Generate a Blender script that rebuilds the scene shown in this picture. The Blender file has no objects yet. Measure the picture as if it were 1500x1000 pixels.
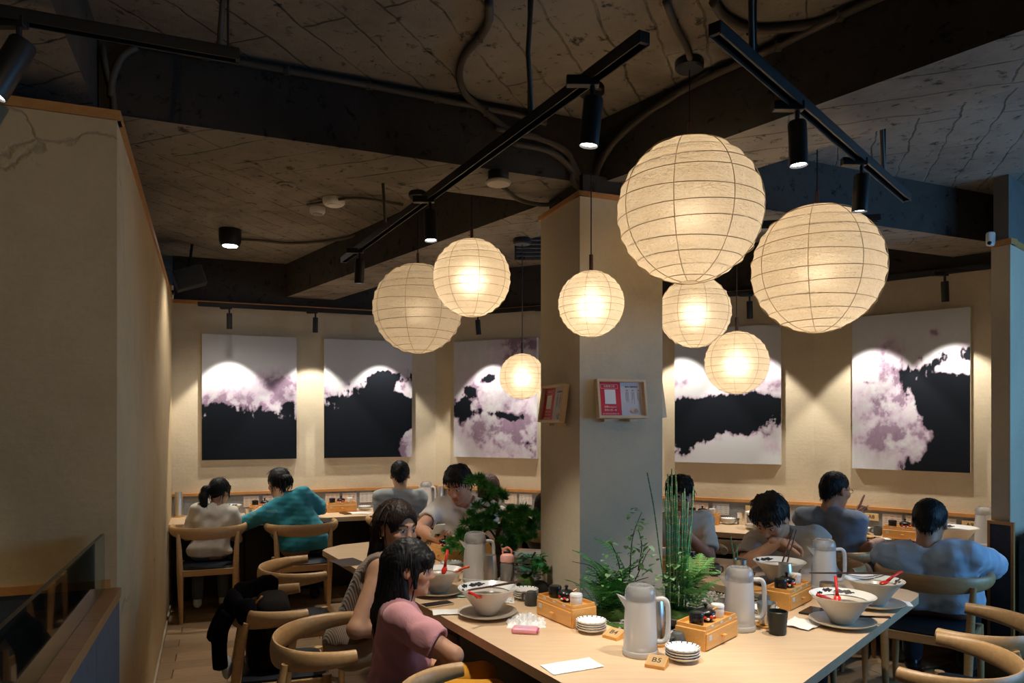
import bpy, bmesh, math, random
import numpy as np
from mathutils import Vector, Matrix
random.seed(7); RNG = np.random.RandomState(11)
C = bpy.context.scene.collection
SC = bpy.context.scene
# ---------------------------------------------------------------- camera, light, exposure
F_PX, HORIZON, CAM_H = 1060.0, 617.0, 1.6
cam_d = bpy.data.cameras.new('camera'); cam = bpy.data.objects.new('camera', cam_d); C.objects.link(cam)
cam.location = (0, 0, CAM_H); cam.rotation_euler = (math.radians(90), 0, 0)
cam_d.sensor_width = 36; cam_d.lens = F_PX/1500*36; cam_d.shift_y = (HORIZON-500)/1500
cam_d.clip_start = .05
SC.camera = cam
SC.view_settings.view_transform = 'Standard'; SC.view_settings.look = 'None'
SC.view_settings.gamma = 1; SC.view_settings.use_curve_mapping = False
SC.view_settings.exposure = 0.4
SC.cycles.use_denoising = True
SC.cycles.max_bounces = 8; SC.cycles.diffuse_bounces = 4; SC.cycles.transmission_bounces = 6
SC.cycles.caustics_reflective = False; SC.cycles.caustics_refractive = False
SC.cycles.sample_clamp_indirect = 6
wd = bpy.data.worlds.new('dim_interior'); SC.world = wd; wd.use_nodes = True
wd.node_tree.nodes['Background'].inputs[0].default_value = (.5, .7, 1, 1)
wd.node_tree.nodes['Background'].inputs[1].default_value = .05
def area_light(name, loc, target, sx, sy, power, color):
    d = bpy.data.lights.new(name, 'AREA'); d.shape = 'RECTANGLE'; d.size = sx; d.size_y = sy; d.energy = power; d.color = color
    o = bpy.data.objects.new(name, d); C.objects.link(o); o.location = loc
    o.rotation_euler = (Vector(target)-Vector(loc)).to_track_quat('-Z', 'Y').to_euler(); return o
# daylight entering through the window of the right-hand wall
area_light('window_right_offscreen', (4.93, 2.6, 1.75), (1.0, 3.0, 1.2), 2.7, 1.5, 72, (.22, .55, 1.0))
SPOT_W, WASH_W, BULB_W = 62, 41, 5.4
# ---------------------------------------------------------------- helpers
def W(px, py, z=.74):
    Y = F_PX*(CAM_H-z)/(py-HORIZON); return Vector(((px-750)/F_PX*Y, Y, z))
def PX(px, Y, z): return Vector(((px-750)/F_PX*Y, Y, z))
def PY(px, py, Y): return Vector(((px-750)/F_PX*Y, Y, CAM_H+(HORIZON-py)/F_PX*Y))
class G:
    def __init__(s): s.v = []; s.f = []; s.m = []; s.mi = 0
    def add(s, vs, fs):
        o = len(s.v); s.v += [tuple(v) for v in vs]; s.f += [tuple(i+o for i in f) for f in fs]; s.m += [s.mi]*len(fs); return s
    def box(s, c, d, rz=0, mat=None):
        M = mat or (Matrix.Translation(Vector(c)) @ Matrix.Rotation(rz, 4, 'Z'))
        x, y, z = d[0]/2, d[1]/2, d[2]/2
        vs = [M @ Vector(p) for p in [(-x,-y,-z),(x,-y,-z),(x,y,-z),(-x,y,-z),(-x,-y,z),(x,-y,z),(x,y,z),(-x,y,z)]]
        return s.add(vs, [(3,2,1,0),(4,5,6,7),(0,1,5,4),(1,2,6,5),(2,3,7,6),(3,0,4,7)])
    def rbox(s, c, d, b=.004, rz=0, seg=2):
        bm = bmesh.new(); bmesh.ops.create_cube(bm, size=1, matrix=Matrix.Diagonal((d[0],d[1],d[2],1)))
        bmesh.ops.bevel(bm, geom=bm.edges[:], offset=min(b, min(d)*.45), segments=seg, affect='EDGES', profile=.5)
        M = Matrix.Translation(Vector(c)) @ Matrix.Rotation(rz, 4, 'Z')
        bm.verts.index_update(); s.add([M @ v.co for v in bm.verts], [[v.index for v in f.verts] for f in bm.faces]); bm.free(); return s
    def prism(s, poly, z0, z1):
        n = len(poly); a = sum(poly[i][0]*poly[(i+1)%n][1]-poly[(i+1)%n][0]*poly[i][1] for i in range(n))
        if a < 0: poly = poly[::-1]
        vs = [(p[0],p[1],z0) for p in poly]+[(p[0],p[1],z1) for p in poly]
        return s.add(vs, [tuple(range(n))[::-1], tuple(range(n,2*n))]+[(i,(i+1)%n,n+(i+1)%n,n+i) for i in range(n)])
    def lathe(s, prof, seg=32, c=(0,0,0), mat=None, closed=False):
        n = len(prof); vs = []
        for k in range(seg):
            a = 2*math.pi*k/seg; ca, sa = math.cos(a), math.sin(a)
            for r, z in prof:
                p = Vector((r*ca, r*sa, z)); vs.append((mat @ p) if mat else p+Vector(c))
        fs = []
        for k in range(seg):
            k2 = (k+1)%seg
            for i in range(n-1 if not closed else n):
                j = (i+1)%n; fs.append((k*n+i, k2*n+i, k2*n+j, k*n+j))
        return s.add(vs, fs)
    def tube(s, pts, r, seg=8, cap=True, flat=1.0, up=None):
        pts = [Vector(p) for p in pts]; n = len(pts); rs = r if hasattr(r, '__len__') else [r]*n
        prev = None; vs = []
        for i, p in enumerate(pts):
            t = (pts[min(i+1,n-1)]-pts[max(i-1,0)]); t = t.normalized() if t.length > 1e-9 else Vector((0,0,1))
            if prev is None:
                a = Vector(up) if up else (Vector((0,0,1)) if abs(t.z) < .9 else Vector((1,0,0)))
            else: a = prev
            x = (a-t*a.dot(t)); x = x.normalized() if x.length > 1e-6 else t.orthogonal().normalized(); prev = x; y = t.cross(x)
            for k in range(seg):
                an = 2*math.pi*k/seg; vs.append(p+x*math.cos(an)*rs[i]+y*math.sin(an)*rs[i]*flat)
        fs = [(i*seg+k, i*seg+(k+1)%seg, (i+1)*seg+(k+1)%seg, (i+1)*seg+k) for i in range(n-1) for k in range(seg)]
        if cap: fs += [tuple(range(seg))[::-1], tuple((n-1)*seg+k for k in range(seg))]
        return s.add(vs, fs)
    def sphere(s, c, r, seg=16, rings=10):
        if not hasattr(r, '__len__'): r = (r,r,r)
        prof = [(math.sin(math.pi*i/rings), -math.cos(math.pi*i/rings)) for i in range(rings+1)]
        prof[0] = (1e-4, -1); prof[-1] = (1e-4, 1)
        return s.lathe(prof, seg, mat=Matrix.Translation(Vector(c)) @ Matrix.Diagonal((r[0],r[1],r[2],1)))
    def mesh(s, name, mats, smooth=False):
        me = bpy.data.meshes.new(name); me.from_pydata([tuple(v) for v in s.v], [], s.f)
        for m in (mats if isinstance(mats, (list,tuple)) else [mats]): me.materials.append(m)
        if isinstance(mats, (list,tuple)): me.polygons.foreach_set('material_index', s.m)
        if smooth: me.shade_smooth() if smooth is True else me.set_sharp_from_angle(angle=math.radians(smooth))
        if smooth and smooth is not True: me.polygons.foreach_set('use_smooth', [True]*len(me.polygons))
        me.update(); return me
    def ob(s, name, mats, parent=None, smooth=False, loc=(0,0,0), rz=0):
        return link(name, s.mesh(name, mats, smooth), parent, loc, rz)
def link(name, me, parent=None, loc=(0,0,0), rz=0):
    o = bpy.data.objects.new(name, me); C.objects.link(o); o.parent = parent; o.location = loc; o.rotation_euler = (0,0,rz); return o
def tag(o, label, cat, group=None):
    o['label'] = label; o['category'] = cat
    if group: o['group'] = group
    return o
def thing(name, label, cat, loc=(0,0,0), rz=0, group=None):
    return tag(link(name, None, None, loc, rz), label, cat, group)
def struct(name, g, m, parent=None, smooth=False):
    o = g.ob(name, m, parent, smooth)
    if parent is None: o['kind'] = 'structure'
    return o
def dup(root, loc, rz=0, label=None, group=None, scale=None):
    r = root.copy(); C.objects.link(r); r.location = loc; r.rotation_euler = (0,0,rz)
    if scale: r.scale = (scale,)*3
    if label: r['label'] = label
    if group: r['group'] = group
    for ch in list(root.children):
        c = ch.copy(); C.objects.link(c); c.parent = r
        for g in ch.children:
            d = g.copy(); C.objects.link(d); d.parent = c
    return r
def arc(c, r, a0, a1, n): return [(c[0]+r*math.cos(a0+(a1-a0)*i/n), c[1]+r*math.sin(a0+(a1-a0)*i/n)) for i in range(n+1)]
def catmull(pts, n=8):
    P = [Vector(p) for p in pts]; P = [2*P[0]-P[1]]+P+[2*P[-1]-P[-2]]; out = []
    for i in range(1, len(P)-2):
        for k in range(n):
            t = k/n; a, b, c, d = P[i-1:i+3]
            out.append(.5*((2*b)+(c-a)*t+(2*a-5*b+4*c-d)*t*t+(3*b-a-3*c+d)*t**3))
    return out+[P[-2]]
# ---------------------------------------------------------------- materials
MATS = {}
class NT:
    def __init__(s, name):
        s.m = bpy.data.materials.new(name); s.m.use_nodes = True; s.t = s.m.node_tree; s.n = s.t.nodes; s.p = s.n['Principled BSDF']
    def new(s, typ, **kw):
        n = s.n.new(typ)
        for k, v in kw.items():
            if k in n.inputs: n.inputs[k].default_value = v
            else: setattr(n, k, v)
        return n
    def l(s, a, b): s.t.links.new(a, b)
    def coords(s, scale=(1,1,1), rot=(0,0,0), kind='Object'):
        tc = s.new('ShaderNodeTexCoord'); mp = s.new('ShaderNodeMapping'); mp.inputs['Scale'].default_value = scale; mp.inputs['Rotation'].default_value = rot
        s.l(tc.outputs[kind], mp.inputs[0]); return mp.outputs[0]
    def noise(s, co, scale, detail=4, rough=.55, dist=0):
        n = s.new('ShaderNodeTexNoise'); n.inputs['Scale'].default_value = scale; n.inputs['Detail'].default_value = detail; n.inputs['Roughness'].default_value = rough; n.inputs['Distortion'].default_value = dist
        s.l(co, n.inputs['Vector']); return n.outputs['Fac']
    def ramp(s, fac, stops):
        r = s.new('ShaderNodeValToRGB'); el = r.color_ramp.elements
        while len(el) < len(stops): el.new(.5)
        for e, (p, c) in zip(el, stops): e.position = p; e.color = (*c, 1) if len(c) == 3 else c
        s.l(fac, r.inputs[0]); return r.outputs[0]
    def mix(s, fac, a, b, mode='MIX'):
        n = s.new('ShaderNodeMix', data_type='RGBA', blend_type=mode)
        for i, x in ((0, fac), (6, a), (7, b)):
            if hasattr(x, 'is_linked'): s.l(x, n.inputs[i])
            else: n.inputs[i].default_value = x if i == 0 else (*x, 1)
        return n.outputs[2]
    def math(s, op, a, b=0):
        n = s.new('ShaderNodeMath', operation=op)
        for i, x in ((0, a), (1, b)):
            if hasattr(x, 'is_linked'): s.l(x, n.inputs[i])
            else: n.inputs[i].default_value = x
        return n.outputs[0]
    def bump(s, h, strength=.3, dist=.01):
        b = s.new('ShaderNodeBump'); b.inputs['Strength'].default_value = strength; b.inputs['Distance'].default_value = dist
        s.l(h, b.inputs['Height']); s.l(b.outputs[0], s.p.inputs['Normal'])
    def set(s, **kw):
        for k, v in kw.items(): s.p.inputs[k.replace('_', ' ')].default_value = v
        return s
    def base(s, x):
        if hasattr(x, 'is_linked'): s.l(x, s.p.inputs['Base Color'])
        else: s.p.inputs['Base Color'].default_value = (*x, 1)
def pmat(name, col, rough=.5, metal=0, var=.12, vs=6, bump=0, bs=60, stretch=(1,1,1), spec=.5, trans=0, coat=0, sheen=0, ior=1.45, alpha=1, emit=0, rnd=0):
    if name in MATS: return MATS[name]
    m = NT(name); co = m.coords(stretch)
    c2 = tuple(max(0, x*(1-var)) for x in col); c3 = tuple(min(1, x*(1+var)) for x in col)
    out = m.ramp(m.noise(co, vs), [(.3, c2), (.7, c3)])
    if rnd:
        oi = m.new('ShaderNodeObjectInfo'); hs = m.new('ShaderNodeHueSaturation'); m.l(out, hs.inputs['Color'])
        m.l(m.math('ADD', m.math('MULTIPLY', oi.outputs['Random'], rnd), 1-rnd/2), hs.inputs['Value']); out = hs.outputs[0]
    m.base(out)
    m.set(Roughness=rough, Metallic=metal, IOR=ior, Transmission_Weight=trans, Coat_Weight=coat, Sheen_Weight=sheen, Alpha=alpha)
    m.p.inputs['Specular IOR Level'].default_value = spec
    if bump: m.bump(m.noise(co, bs, 6, .6), bump, .004)
    if emit: m.p.inputs['Emission Color'].default_value = (*col, 1); m.p.inputs['Emission Strength'].default_value = emit
    MATS[name] = m.m; return m.m
def wood(name, a, b, scale=1.0, rough=.42, rot=(0,0,0), rnd=0, axis=0):
    if name in MATS: return MATS[name]
    m = NT(name); st = [9*scale]*3; st[axis] = .8*scale; co = m.coords(tuple(st), rot)
    n1 = m.noise(co, 3.2, 6, .6, .6); st2 = [70*scale]*3; st2[axis] = 2.2*scale; n2 = m.noise(m.coords(tuple(st2), rot), 2.5, 3, .5)
    f = m.math('ADD', m.math('MULTIPLY', n1, .65), m.math('MULTIPLY', n2, .35))
    out = m.ramp(f, [(.33, b), (.66, a)])
    if rnd:
        oi = m.new('ShaderNodeObjectInfo'); hs = m.new('ShaderNodeHueSaturation'); m.l(out, hs.inputs['Color'])
        m.l(m.math('ADD', m.math('MULTIPLY', oi.outputs['Random'], rnd), 1-rnd/2), hs.inputs['Value']); out = hs.outputs[0]
    m.base(out); m.set(Roughness=rough); m.bump(n2, .12, .002); MATS[name] = m.m; return m.m
def attr_mat(name, attr='Col', rough=.6, sss=0, spec=.4, bump=0, bs=400):
    if name in MATS: return MATS[name]
    m = NT(name); a = m.new('ShaderNodeAttribute', attribute_name=attr); m.base(a.outputs['Color']); m.set(Roughness=rough, Subsurface_Weight=sss)
    m.p.inputs['Subsurface Scale'].default_value = .01; m.p.inputs['Specular IOR Level'].default_value = spec
    if bump: m.bump(m.noise(m.coords(), bs, 3), bump, .001)
    MATS[name] = m.m; return m.m
def plaster(name, col, crack=0.0):
    m = NT(name); co = m.coords()
    big = m.noise(co, 1.7, 5, .6, .4); fine = m.noise(co, 45, 6, .65)
    c = m.ramp(m.math('ADD', m.math('MULTIPLY', big, .75), m.math('MULTIPLY', fine, .25)), [(.3, tuple(x*.80 for x in col)), (.52, col), (.75, tuple(min(1, x*1.12) for x in col))])
    h = m.math('ADD', m.math('MULTIPLY', fine, .5), m.math('MULTIPLY', m.noise(m.coords((1,1,6)), 8, 5, .6), .5))
    if crack:
        wn = m.new('ShaderNodeTexNoise'); wn.inputs['Scale'].default_value = 2.3; wn.inputs['Detail'].default_value = 6; m.l(co, wn.inputs['Vector'])
        w = m.mix(.35, co, wn.outputs['Color'])
        v = m.new('ShaderNodeTexVoronoi', feature='DISTANCE_TO_EDGE'); v.inputs['Scale'].default_value = 1.7; m.l(w, v.inputs['Vector'])
        k = m.new('ShaderNodeMapRange'); k.inputs['From Max'].default_value = .012; m.l(v.outputs['Distance'], k.inputs['Value'])
        patch = m.new('ShaderNodeMapRange'); patch.inputs['From Min'].default_value = .54; patch.inputs['From Max'].default_value = .60; m.l(m.noise(co, .9, 3), patch.inputs['Value'])
        cr = m.math('MULTIPLY', m.math('SUBTRACT', 1, k.outputs[0]), patch.outputs[0])
        h = m.math('SUBTRACT', h, m.math('MULTIPLY', cr, 1.6*crack)); c = m.mix(m.math('MULTIPLY', cr, .45*crack), c, tuple(x*.35 for x in col))
    m.base(c); m.set(Roughness=.85); m.p.inputs['Specular IOR Level'].default_value = .25; m.bump(h, .35, .006); MATS[name] = m.m; return m.m
def concrete(name, col, rot, boards=True, dark=.35):
    m = NT(name); co = m.coords((1,1,1), (0,0,rot))
    big = m.noise(co, 1.3, 7, .68, .6); pit = m.noise(co, 16, 6, .7, .4)
    c = m.ramp(big, [(.28, tuple(x*.55 for x in col)), (.5, col), (.72, tuple(x*1.25 for x in col))])
    pr = m.ramp(pit, [(.33, (0,0,0)), (.43, (1,1,1))]); c = m.mix(.8, c, m.mix(1, c, pr, 'MULTIPLY'))
    h = m.math('MULTIPLY', pit, .6)
    if boards:
        b = m.new('ShaderNodeTexBrick', offset=.37); b.inputs['Scale'].default_value = 1; b.inputs['Brick Width'].default_value = 1.1; b.inputs['Row Height'].default_value = .17
        b.inputs['Mortar Size'].default_value = .006; b.inputs['Mortar Smooth'].default_value = .6; b.inputs['Color1'].default_value = (.86,.86,.86,1); b.inputs['Color2'].default_value = (1,1,1,1); b.inputs['Mortar'].default_value = (.38,.36,.34,1)
        wob = m.new('ShaderNodeTexNoise'); wob.inputs['Scale'].default_value = 5; m.l(co, wob.inputs['Vector']); m.l(m.mix(.055, co, wob.outputs['Color']), b.inputs['Vector'])
        brk = m.ramp(m.noise(co, 2.1, 5, .7), [(.40,(0,0,0)),(.56,(1,1,1))]); c = m.mix(brk, c, m.mix(1, c, b.outputs['Color'], 'MULTIPLY')); h = m.math('ADD', h, m.math('MULTIPLY', b.outputs['Fac'], -.8))
    m.base(c); m.set(Roughness=.9); m.p.inputs['Specular IOR Level'].default_value = .2; m.bump(h, .6, .012); MATS[name] = m.m; return m.m
TH = math.radians(21.5)                                     # the building grid is turned against the camera
U2 = Vector((-math.sin(TH), math.cos(TH))); V2 = Vector((math.cos(TH), math.sin(TH)))
M_plaster = plaster('beige_plaster', (.60, .515, .375)); M_plcrack = plaster('beige_cracked_plaster', (.56, .44, .265), 1.0)
M_pillar = plaster('grey_beige_plaster', (.53, .465, .355))
CONC = (.27, .238, .198); M_slab = concrete('board_marked_concrete', CONC, -(math.pi/2-TH)); M_soffit = concrete('board_marked_concrete_crosswise', CONC, TH)
M_dark = concrete('dark_painted_concrete', (.055, .049, .043), TH, False)
M_trim = wood('orange_wood_trim', (.58, .29, .095), (.44, .20, .06), 2)
M_oak = wood('pale_oak_laminate', (.70, .52, .345), (.60, .43, .27), 1.0, .38, (0,0,.35))
M_chair = wood('chair_oak', (.56, .35, .165), (.44, .26, .11), 2, .4)
M_bamboo = wood('bamboo', (.76, .40, .115), (.64, .31, .075), 3, .4)
M_plank = wood('wood_look_tile', (.40, .265, .155), (.29, .185, .10), 1.2, .45, rnd=.35)
M_black = pmat('matt_black_metal', (.012, .012, .013), .45, 0, .1)
M_blackwood = pmat('black_laminate', (.010, .009, .009), .35, 0, .2)
M_navy = pmat('navy_fabric', (.045, .058, .085), .9, 0, .15, 40, .3, 300)
M_bluegrey = pmat('blue_grey_panel', (.10, .112, .13), .8, 0, .1, 20, .2, 200)
M_greypanel = pmat('grey_woven_panel', (.24, .245, .25), .85, 0, .12, 60, .3, 260)
M_leather = pmat('dark_blue_leather', (.010, .015, .022), .5, 0, .2, 8, .15, 120, spec=.25)
M_white = pmat('white_plastic', (.80, .80, .78), .4, 0, .03)
M_pvc = pmat('dark_conduit', (.085, .072, .058), .6, 0, .2, 4)
M_steel = pmat('brushed_steel', (.68, .65, .60), .34, 1, .1, 30, .05, 200)
M_ceram = pmat('cream_ceramic', (.66, .61, .53), .28, 0, .05, 20)
M_plate = pmat('white_ceramic', (.78, .79, .78), .2, 0, .04, 8)
M_blackc = pmat('black_ceramic', (.012, .012, .012), .25, 0, .2)
M_charc = pmat('charcoal_stoneware', (.065, .068, .066), .6, 0, .2, 20, .2, 150)
M_paper = pmat('white_paper', (.82, .83, .84), .8, 0, .02)
M_red = pmat('red_lacquer', (.62, .03, .02), .25, 0, .1)
M_orange = pmat('orange_red_plastic', (.80, .12, .03), .35, 0, .05)
M_darkwood = pmat('dark_chopstick_wood', (.07, .03, .022), .4, 0, .2, 30)
M_lens = pmat('lit_lens', (1, .96, .88), .3, emit=14, var=0)
# ---------------------------------------------------------------- the setting
def off(poly, d):                                            # shift an open polyline to its right-hand side by d
    P = [Vector(p) for p in poly]; out = []
    for i, p in enumerate(P):
        ns = []
        for a, b in ((i-1, i), (i, i+1)):
            if 0 <= a and b < len(P): t = (P[b]-P[a]).normalized(); ns.append(Vector((t.y, -t.x)))
        n = sum(ns, Vector((0,0))).normalized(); out.append(p+n*(d/n.dot(ns[0])))
    return out
SLAB, BEAMZ, TRIMZ = 3.12, 2.80, 2.70
P0, P1, P2, P3 = Vector((-3.1,6.6)), Vector((-.79,7.48)), Vector((2.47,5.92)), Vector((3.515,4.975))
# floor with single planks where they show
g = G().prism([(-5,-2.6),(5.1,-2.6),(5.1,8.2),(-5,8.2)], -.12, -.012); floor = struct('floor', g, pmat('floor_bed', (.16,.11,.07), .7))
pl = G().rbox((0,0,-.006), (.638,.172,.014), .002, 0, 1).mesh('plank', M_plank)
for r in range(-2, 34):
    for q in range(-7, 9):
        u = 2.6+.175*r; v = .642*(q+(r%2)*.5)
        c = U2*u+V2*v
        if -3.2 < c.x < 2.9 and 2.2 < c.y < 7.3 and c.y < 8.0:
            if (c-Vector((-1.43,2.62))).dot(V2) > -.33: link('plank', pl, floor, (c.x, c.y, 0), TH)
# ceiling slab, beams, conduits
ceil = struct('ceiling', G().prism([(-5,-2.6),(5.1,-2.6),(5.1,8.4),(-5,8.4)], SLAB, SLAB+.2), M_slab)
def beam(p, d, a, b, w):                                     # soffit pale, sides dark paint
    d = Vector(d).normalized(); n = Vector((-d.y, d.x)); p = Vector(p)
    q = [p+d*a, p+d*b, p+d*b+n*w, p+d*a+n*w]
    g = G(); vs = [(x.x,x.y,BEAMZ) for x in q]+[(x.x,x.y,SLAB+.02) for x in q]
    g.add(vs, [(0,1,5,4),(1,2,6,5),(2,3,7,6),(3,0,4,7)]); g.mi = 1; g.add(vs, [(3,2,1,0)]); return g.ob('beam', [M_dark, M_soffit], ceil)
B1, DB1 = Vector((-.748,3.172)), Vector((3.018,1.278)).normalized()
beam(B1, DB1, -.93, 5.6, .40)
DD = Vector((-3.78,4.81)).normalized(); beam(Vector((1.57,2.22)), DD, -4.6, 6.12, -.43)
beam(Vector((-1.587,2.753)), U2, -5.2, .12, .95)
def conduit(pts, r=.014, n=8, clips=()):
    o = G().tube(catmull(pts, n), r, 8).ob('conduit', M_pvc, ceil, True)
    for i in clips: G().tube([Vector(pts[i])+Vector((-.012,0,0)), Vector(pts[i])+Vector((.012,0,0))], r*1.35, 8).ob('conduit_clip', M_pvc, ceil)
def C3(px, py, z): return W(px, py, z) if z < CAM_H else Vector(((px-750)/F_PX*F_PX*(z-CAM_H)/(HORIZON-py), F_PX*(z-CAM_H)/(HORIZON-py), z))
zc = SLAB-.018; zs = SLAB-.02
nf = Vector((DB1.y, -DB1.x))                                 # out of the front face of the long beam
def onb1(px, z):                                             # point just in front of that face, seen in column px
    k = (px-750)/F_PX; p = B1+nf*.018; t = (k*p.y-p.x)/(DB1.x-k*DB1.y); q = p+DB1*t; return Vector((q.x, q.y, z))
conduit([onb1(190,3.085), onb1(300,3.085), onb1(420,3.085), onb1(540,3.085), onb1(640,3.08), onb1(740,3.075), onb1(800,3.06)], .015, 6, (1,2,3,4))
conduit([C3(716,2,zc), C3(716,30,zc), C3(703,55,zc), C3(680,82,zc), C3(673,112,zc), C3(683,140,zc), onb1(712,3.06), onb1(742,3.0), onb1(790,2.98)], .016, 6, (2,6))
conduit([C3(150,58,zc), onb1(152,3.02), onb1(158,2.94), onb1(166,2.86), onb1(168,2.72)], .011, 6)
conduit([onb1(200,3.07), onb1(178,3.02), onb1(165,2.93), onb1(163,2.86)], .014, 6)
for dx, z0 in ((0,2.98),(10,2.93),(-14,2.99)):               # conduits curving down to the pillar head
    conduit([onb1(740+dx,z0), onb1(790+dx,z0-.005), onb1(828,z0-.05), onb1(846+dx*.5,z0-.14), onb1(848+dx*.6,2.79), Vector((.37,3.62,2.74))], .015, 6)
fD = Vector((DD.y, -DD.x))*-1
if fD.dot(Vector((-1,-1))) < 0: fD = -fD
def onD(px, z):
    k = (px-750)/F_PX; p = Vector((1.57,2.22))+fD*.018; t = (k*p.y-p.x)/(DD.x-k*DD.y); q = p+DD*t; return Vector((q.x, q.y, z))
conduit([onD(1420,3.09), onD(1320,3.09), onD(1230,3.088), onD(1140,3.08), onD(1080,3.08), onD(1010,3.075), onD(960,3.05), onD(905,2.98), onD(878,2.88), onD(872,2.79), Vector((.42,3.62,2.73))], .016, 6, (1,2,3))
conduit([onD(1040,3.10), onD(985,3.06), onD(930,3.03), onD(885,2.93), onD(866,2.84), Vector((.40,3.6,2.72))], .014, 6)
conduit([C3(975,2,zc), C3(990,40,zc), C3(1006,70,zc), C3(1013,95,zc)], .013, 6)
conduit([C3(1045,2,zc), C3(1062,25,zc), C3(1100,42,zc), C3(1160,40,zc), C3(1230,28,zc), C3(1300,6,zc)], .018, 6, (2,4))
conduit([C3(735,272,BEAMZ-.02), C3(760,292,BEAMZ-.03), C3(800,300,BEAMZ-.03), C3(835,290,BEAMZ-.03)], .012, 6)
conduit([C3(337,350,zs), C3(380,352,zs), C3(430,356,zs), C3(500,350,zs), C3(560,332,zs), C3(620,318,zs)], .012, 6)
conduit([C3(450,300,zs), C3(520,290,zs), C3(590,300,zs)], .010, 6)
# back walls: plaster cladding in front of dark bulkheads
def wall_run(name, a, b, m=None):
    t = (b-a).normalized(); n = Vector((-t.y, t.x))          # n points behind the wall
    o = struct(name, G().prism([a, b, b+n*.12, a+n*.12], -.02, TRIMZ), m or M_plaster)
    G().prism([a+n*.04, b+n*.04, b+n*.14, a+n*.14], TRIMZ, SLAB+.01).ob('bulkhead', M_dark, o); return o
wa = wall_run('wall_back_left', P0, P1); wb = wall_run('wall_back', P1, P2); wc = wall_run('wall_back_right', P2, P3)
trim_n = [0]
def trim(a, b, z0, z1, d, back=0.0, m=None):
    a, b = Vector(a), Vector(b); t = (b-a).normalized(); n = Vector((t.y, -t.x)); trim_n[0] += 1
    return struct('trim_%d' % trim_n[0], G().prism([a+n*d, b+n*d, b-n*back, a-n*back], z0, z1), m or M_trim)
for a, b in ((P0,P1),(P1,P2),(P2,P3)): trim(a, b, 2.68, 2.715, .012, .05)
for a, b in ((P0,P1),(P1,P2),(P2,P3)): trim(a, b, .915, .94, .035, .0)
# grey panels between worktop and ledge, each its own board
for par, a, b, n in ((wa,P0,P1,3),(wb,P1,P2,4),(wc,P2,P3,2)):
    t = (b-a).normalized(); m_ = Vector((t.y,-t.x)); L = (b-a).length
    for i in range(n):
        q0, q1 = a+t*(L*i/n+.002), a+t*(L*(i+1)/n-.002); G().prism([q0, q1, q1+m_*.022, q0+m_*.022], .70, .914).ob('panel', M_greypanel, par)
    G().prism([a, b, b+m_*.016, a+m_*.016], .66, .913).ob('panel_backing', M_black, par)
# the plaster block on the left with its half-height wall, cap and glass
K = Vector((-1.43,2.62))
wl = struct('wall_left', G().prism([K, P0, P0-V2*1.6, K-V2*2.2], -.02, TRIMZ), M_plcrack)
trim(K-V2*2.2+V2*.004, K+V2*.012, TRIMZ-.012, TRIMZ+.022, .012, .06); trim(K, P0, TRIMZ-.012, TRIMZ+.022, .012, .06)
trim(K-V2*2.2, K-V2*.02, 1.0, 1.03, .012, .0)
G().prism([K-V2*2.2-U2*.006, K-V2*.02-U2*.006, K-V2*.02, K-V2*2.2], 0, 1.0).ob('lower_panel', M_navy, wl)
base = struct('baseboard_left', G().prism([K+U2*.01, P0, P0+V2*.012, K+U2*.01+V2*.012], 0, .035), pmat('pale_baseboard', (.45,.38,.28), .6))
hw = struct('wall_balustrade', G().prism([K-U2*.002, K-U2*2.3, K-U2*2.3-V2*.085, K-U2*.002-V2*.085], 0, .965), M_bluegrey)
for i in range(4): G().prism([K-U2*(.003+.5*i), K-U2*(.497+.5*i), K-U2*(.497+.5*i)+V2*.008, K-U2*(.003+.5*i)+V2*.008], .01, .963).ob('panel', M_bluegrey, hw)
G().prism([K+V2*.014-U2*.004, K+V2*.014-U2*2.3, K-V2*.092-U2*2.3, K-V2*.092-U2*.004], .965, 1.0).ob('cap_rail', wood('oak_cap', (.50,.27,.11), (.36,.18,.06), 2, .35), hw)
mg = NT('green_glass'); mg.base((.80,.93,.87)); mg.set(Roughness=.02, Transmission_Weight=1, IOR=1.45); M_glass = mg.m
gp = thing('glass_balustrade', 'low clear green-edged glass screen standing on the oak cap rail', 'glass screen', (K.x, K.y, 1.0))
G().prism([-U2*.03-V2*.035, -U2*2.3-V2*.035, -U2*2.3-V2*.047, -U2*.03-V2*.047], 0, .2).ob('pane', M_glass, gp)
# partition on the right
Q = Vector((3.05,4.43)); d1 = Vector((.755,.656)).normalized(); d2 = Vector((-.48,.87)).normalized()
wr = struct('wall_right', G().prism([Q, Q+d1*2.3, Q+d1*2.3+d2*.11, Q+d2*.11], 0, TRIMZ), M_pillar)
G().prism([Q+d1*.012+d2*.012, Q+d1*2.3+d2*.012, Q+d1*2.3+d2*.1, Q+d1*.012+d2*.1], TRIMZ, SLAB+.01).ob('bulkhead', pmat('grey_paint', (.12,.115,.11), .8), wr)
trim(Q+d2*.115, Q-d2*.012, TRIMZ-.015, TRIMZ+.02, .012, .06); trim(Q, Q+d1*2.3, TRIMZ-.015, TRIMZ+.02, .012, .06)
ep = thing('end_panel', 'navy upholstered end panel in a thin wood frame below the right partition', 'panel', (Q.x, Q.y, 0))
e0 = -d1*.004-d2*.02; ew = d2*.135
def eprism(s0, s1, z0, z1, dep, nm, m): G().prism([e0+ew*s0, e0+ew*s1, e0+ew*s1-d1*dep, e0+ew*s0-d1*dep], z0, z1).ob(nm, m, ep)
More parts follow.
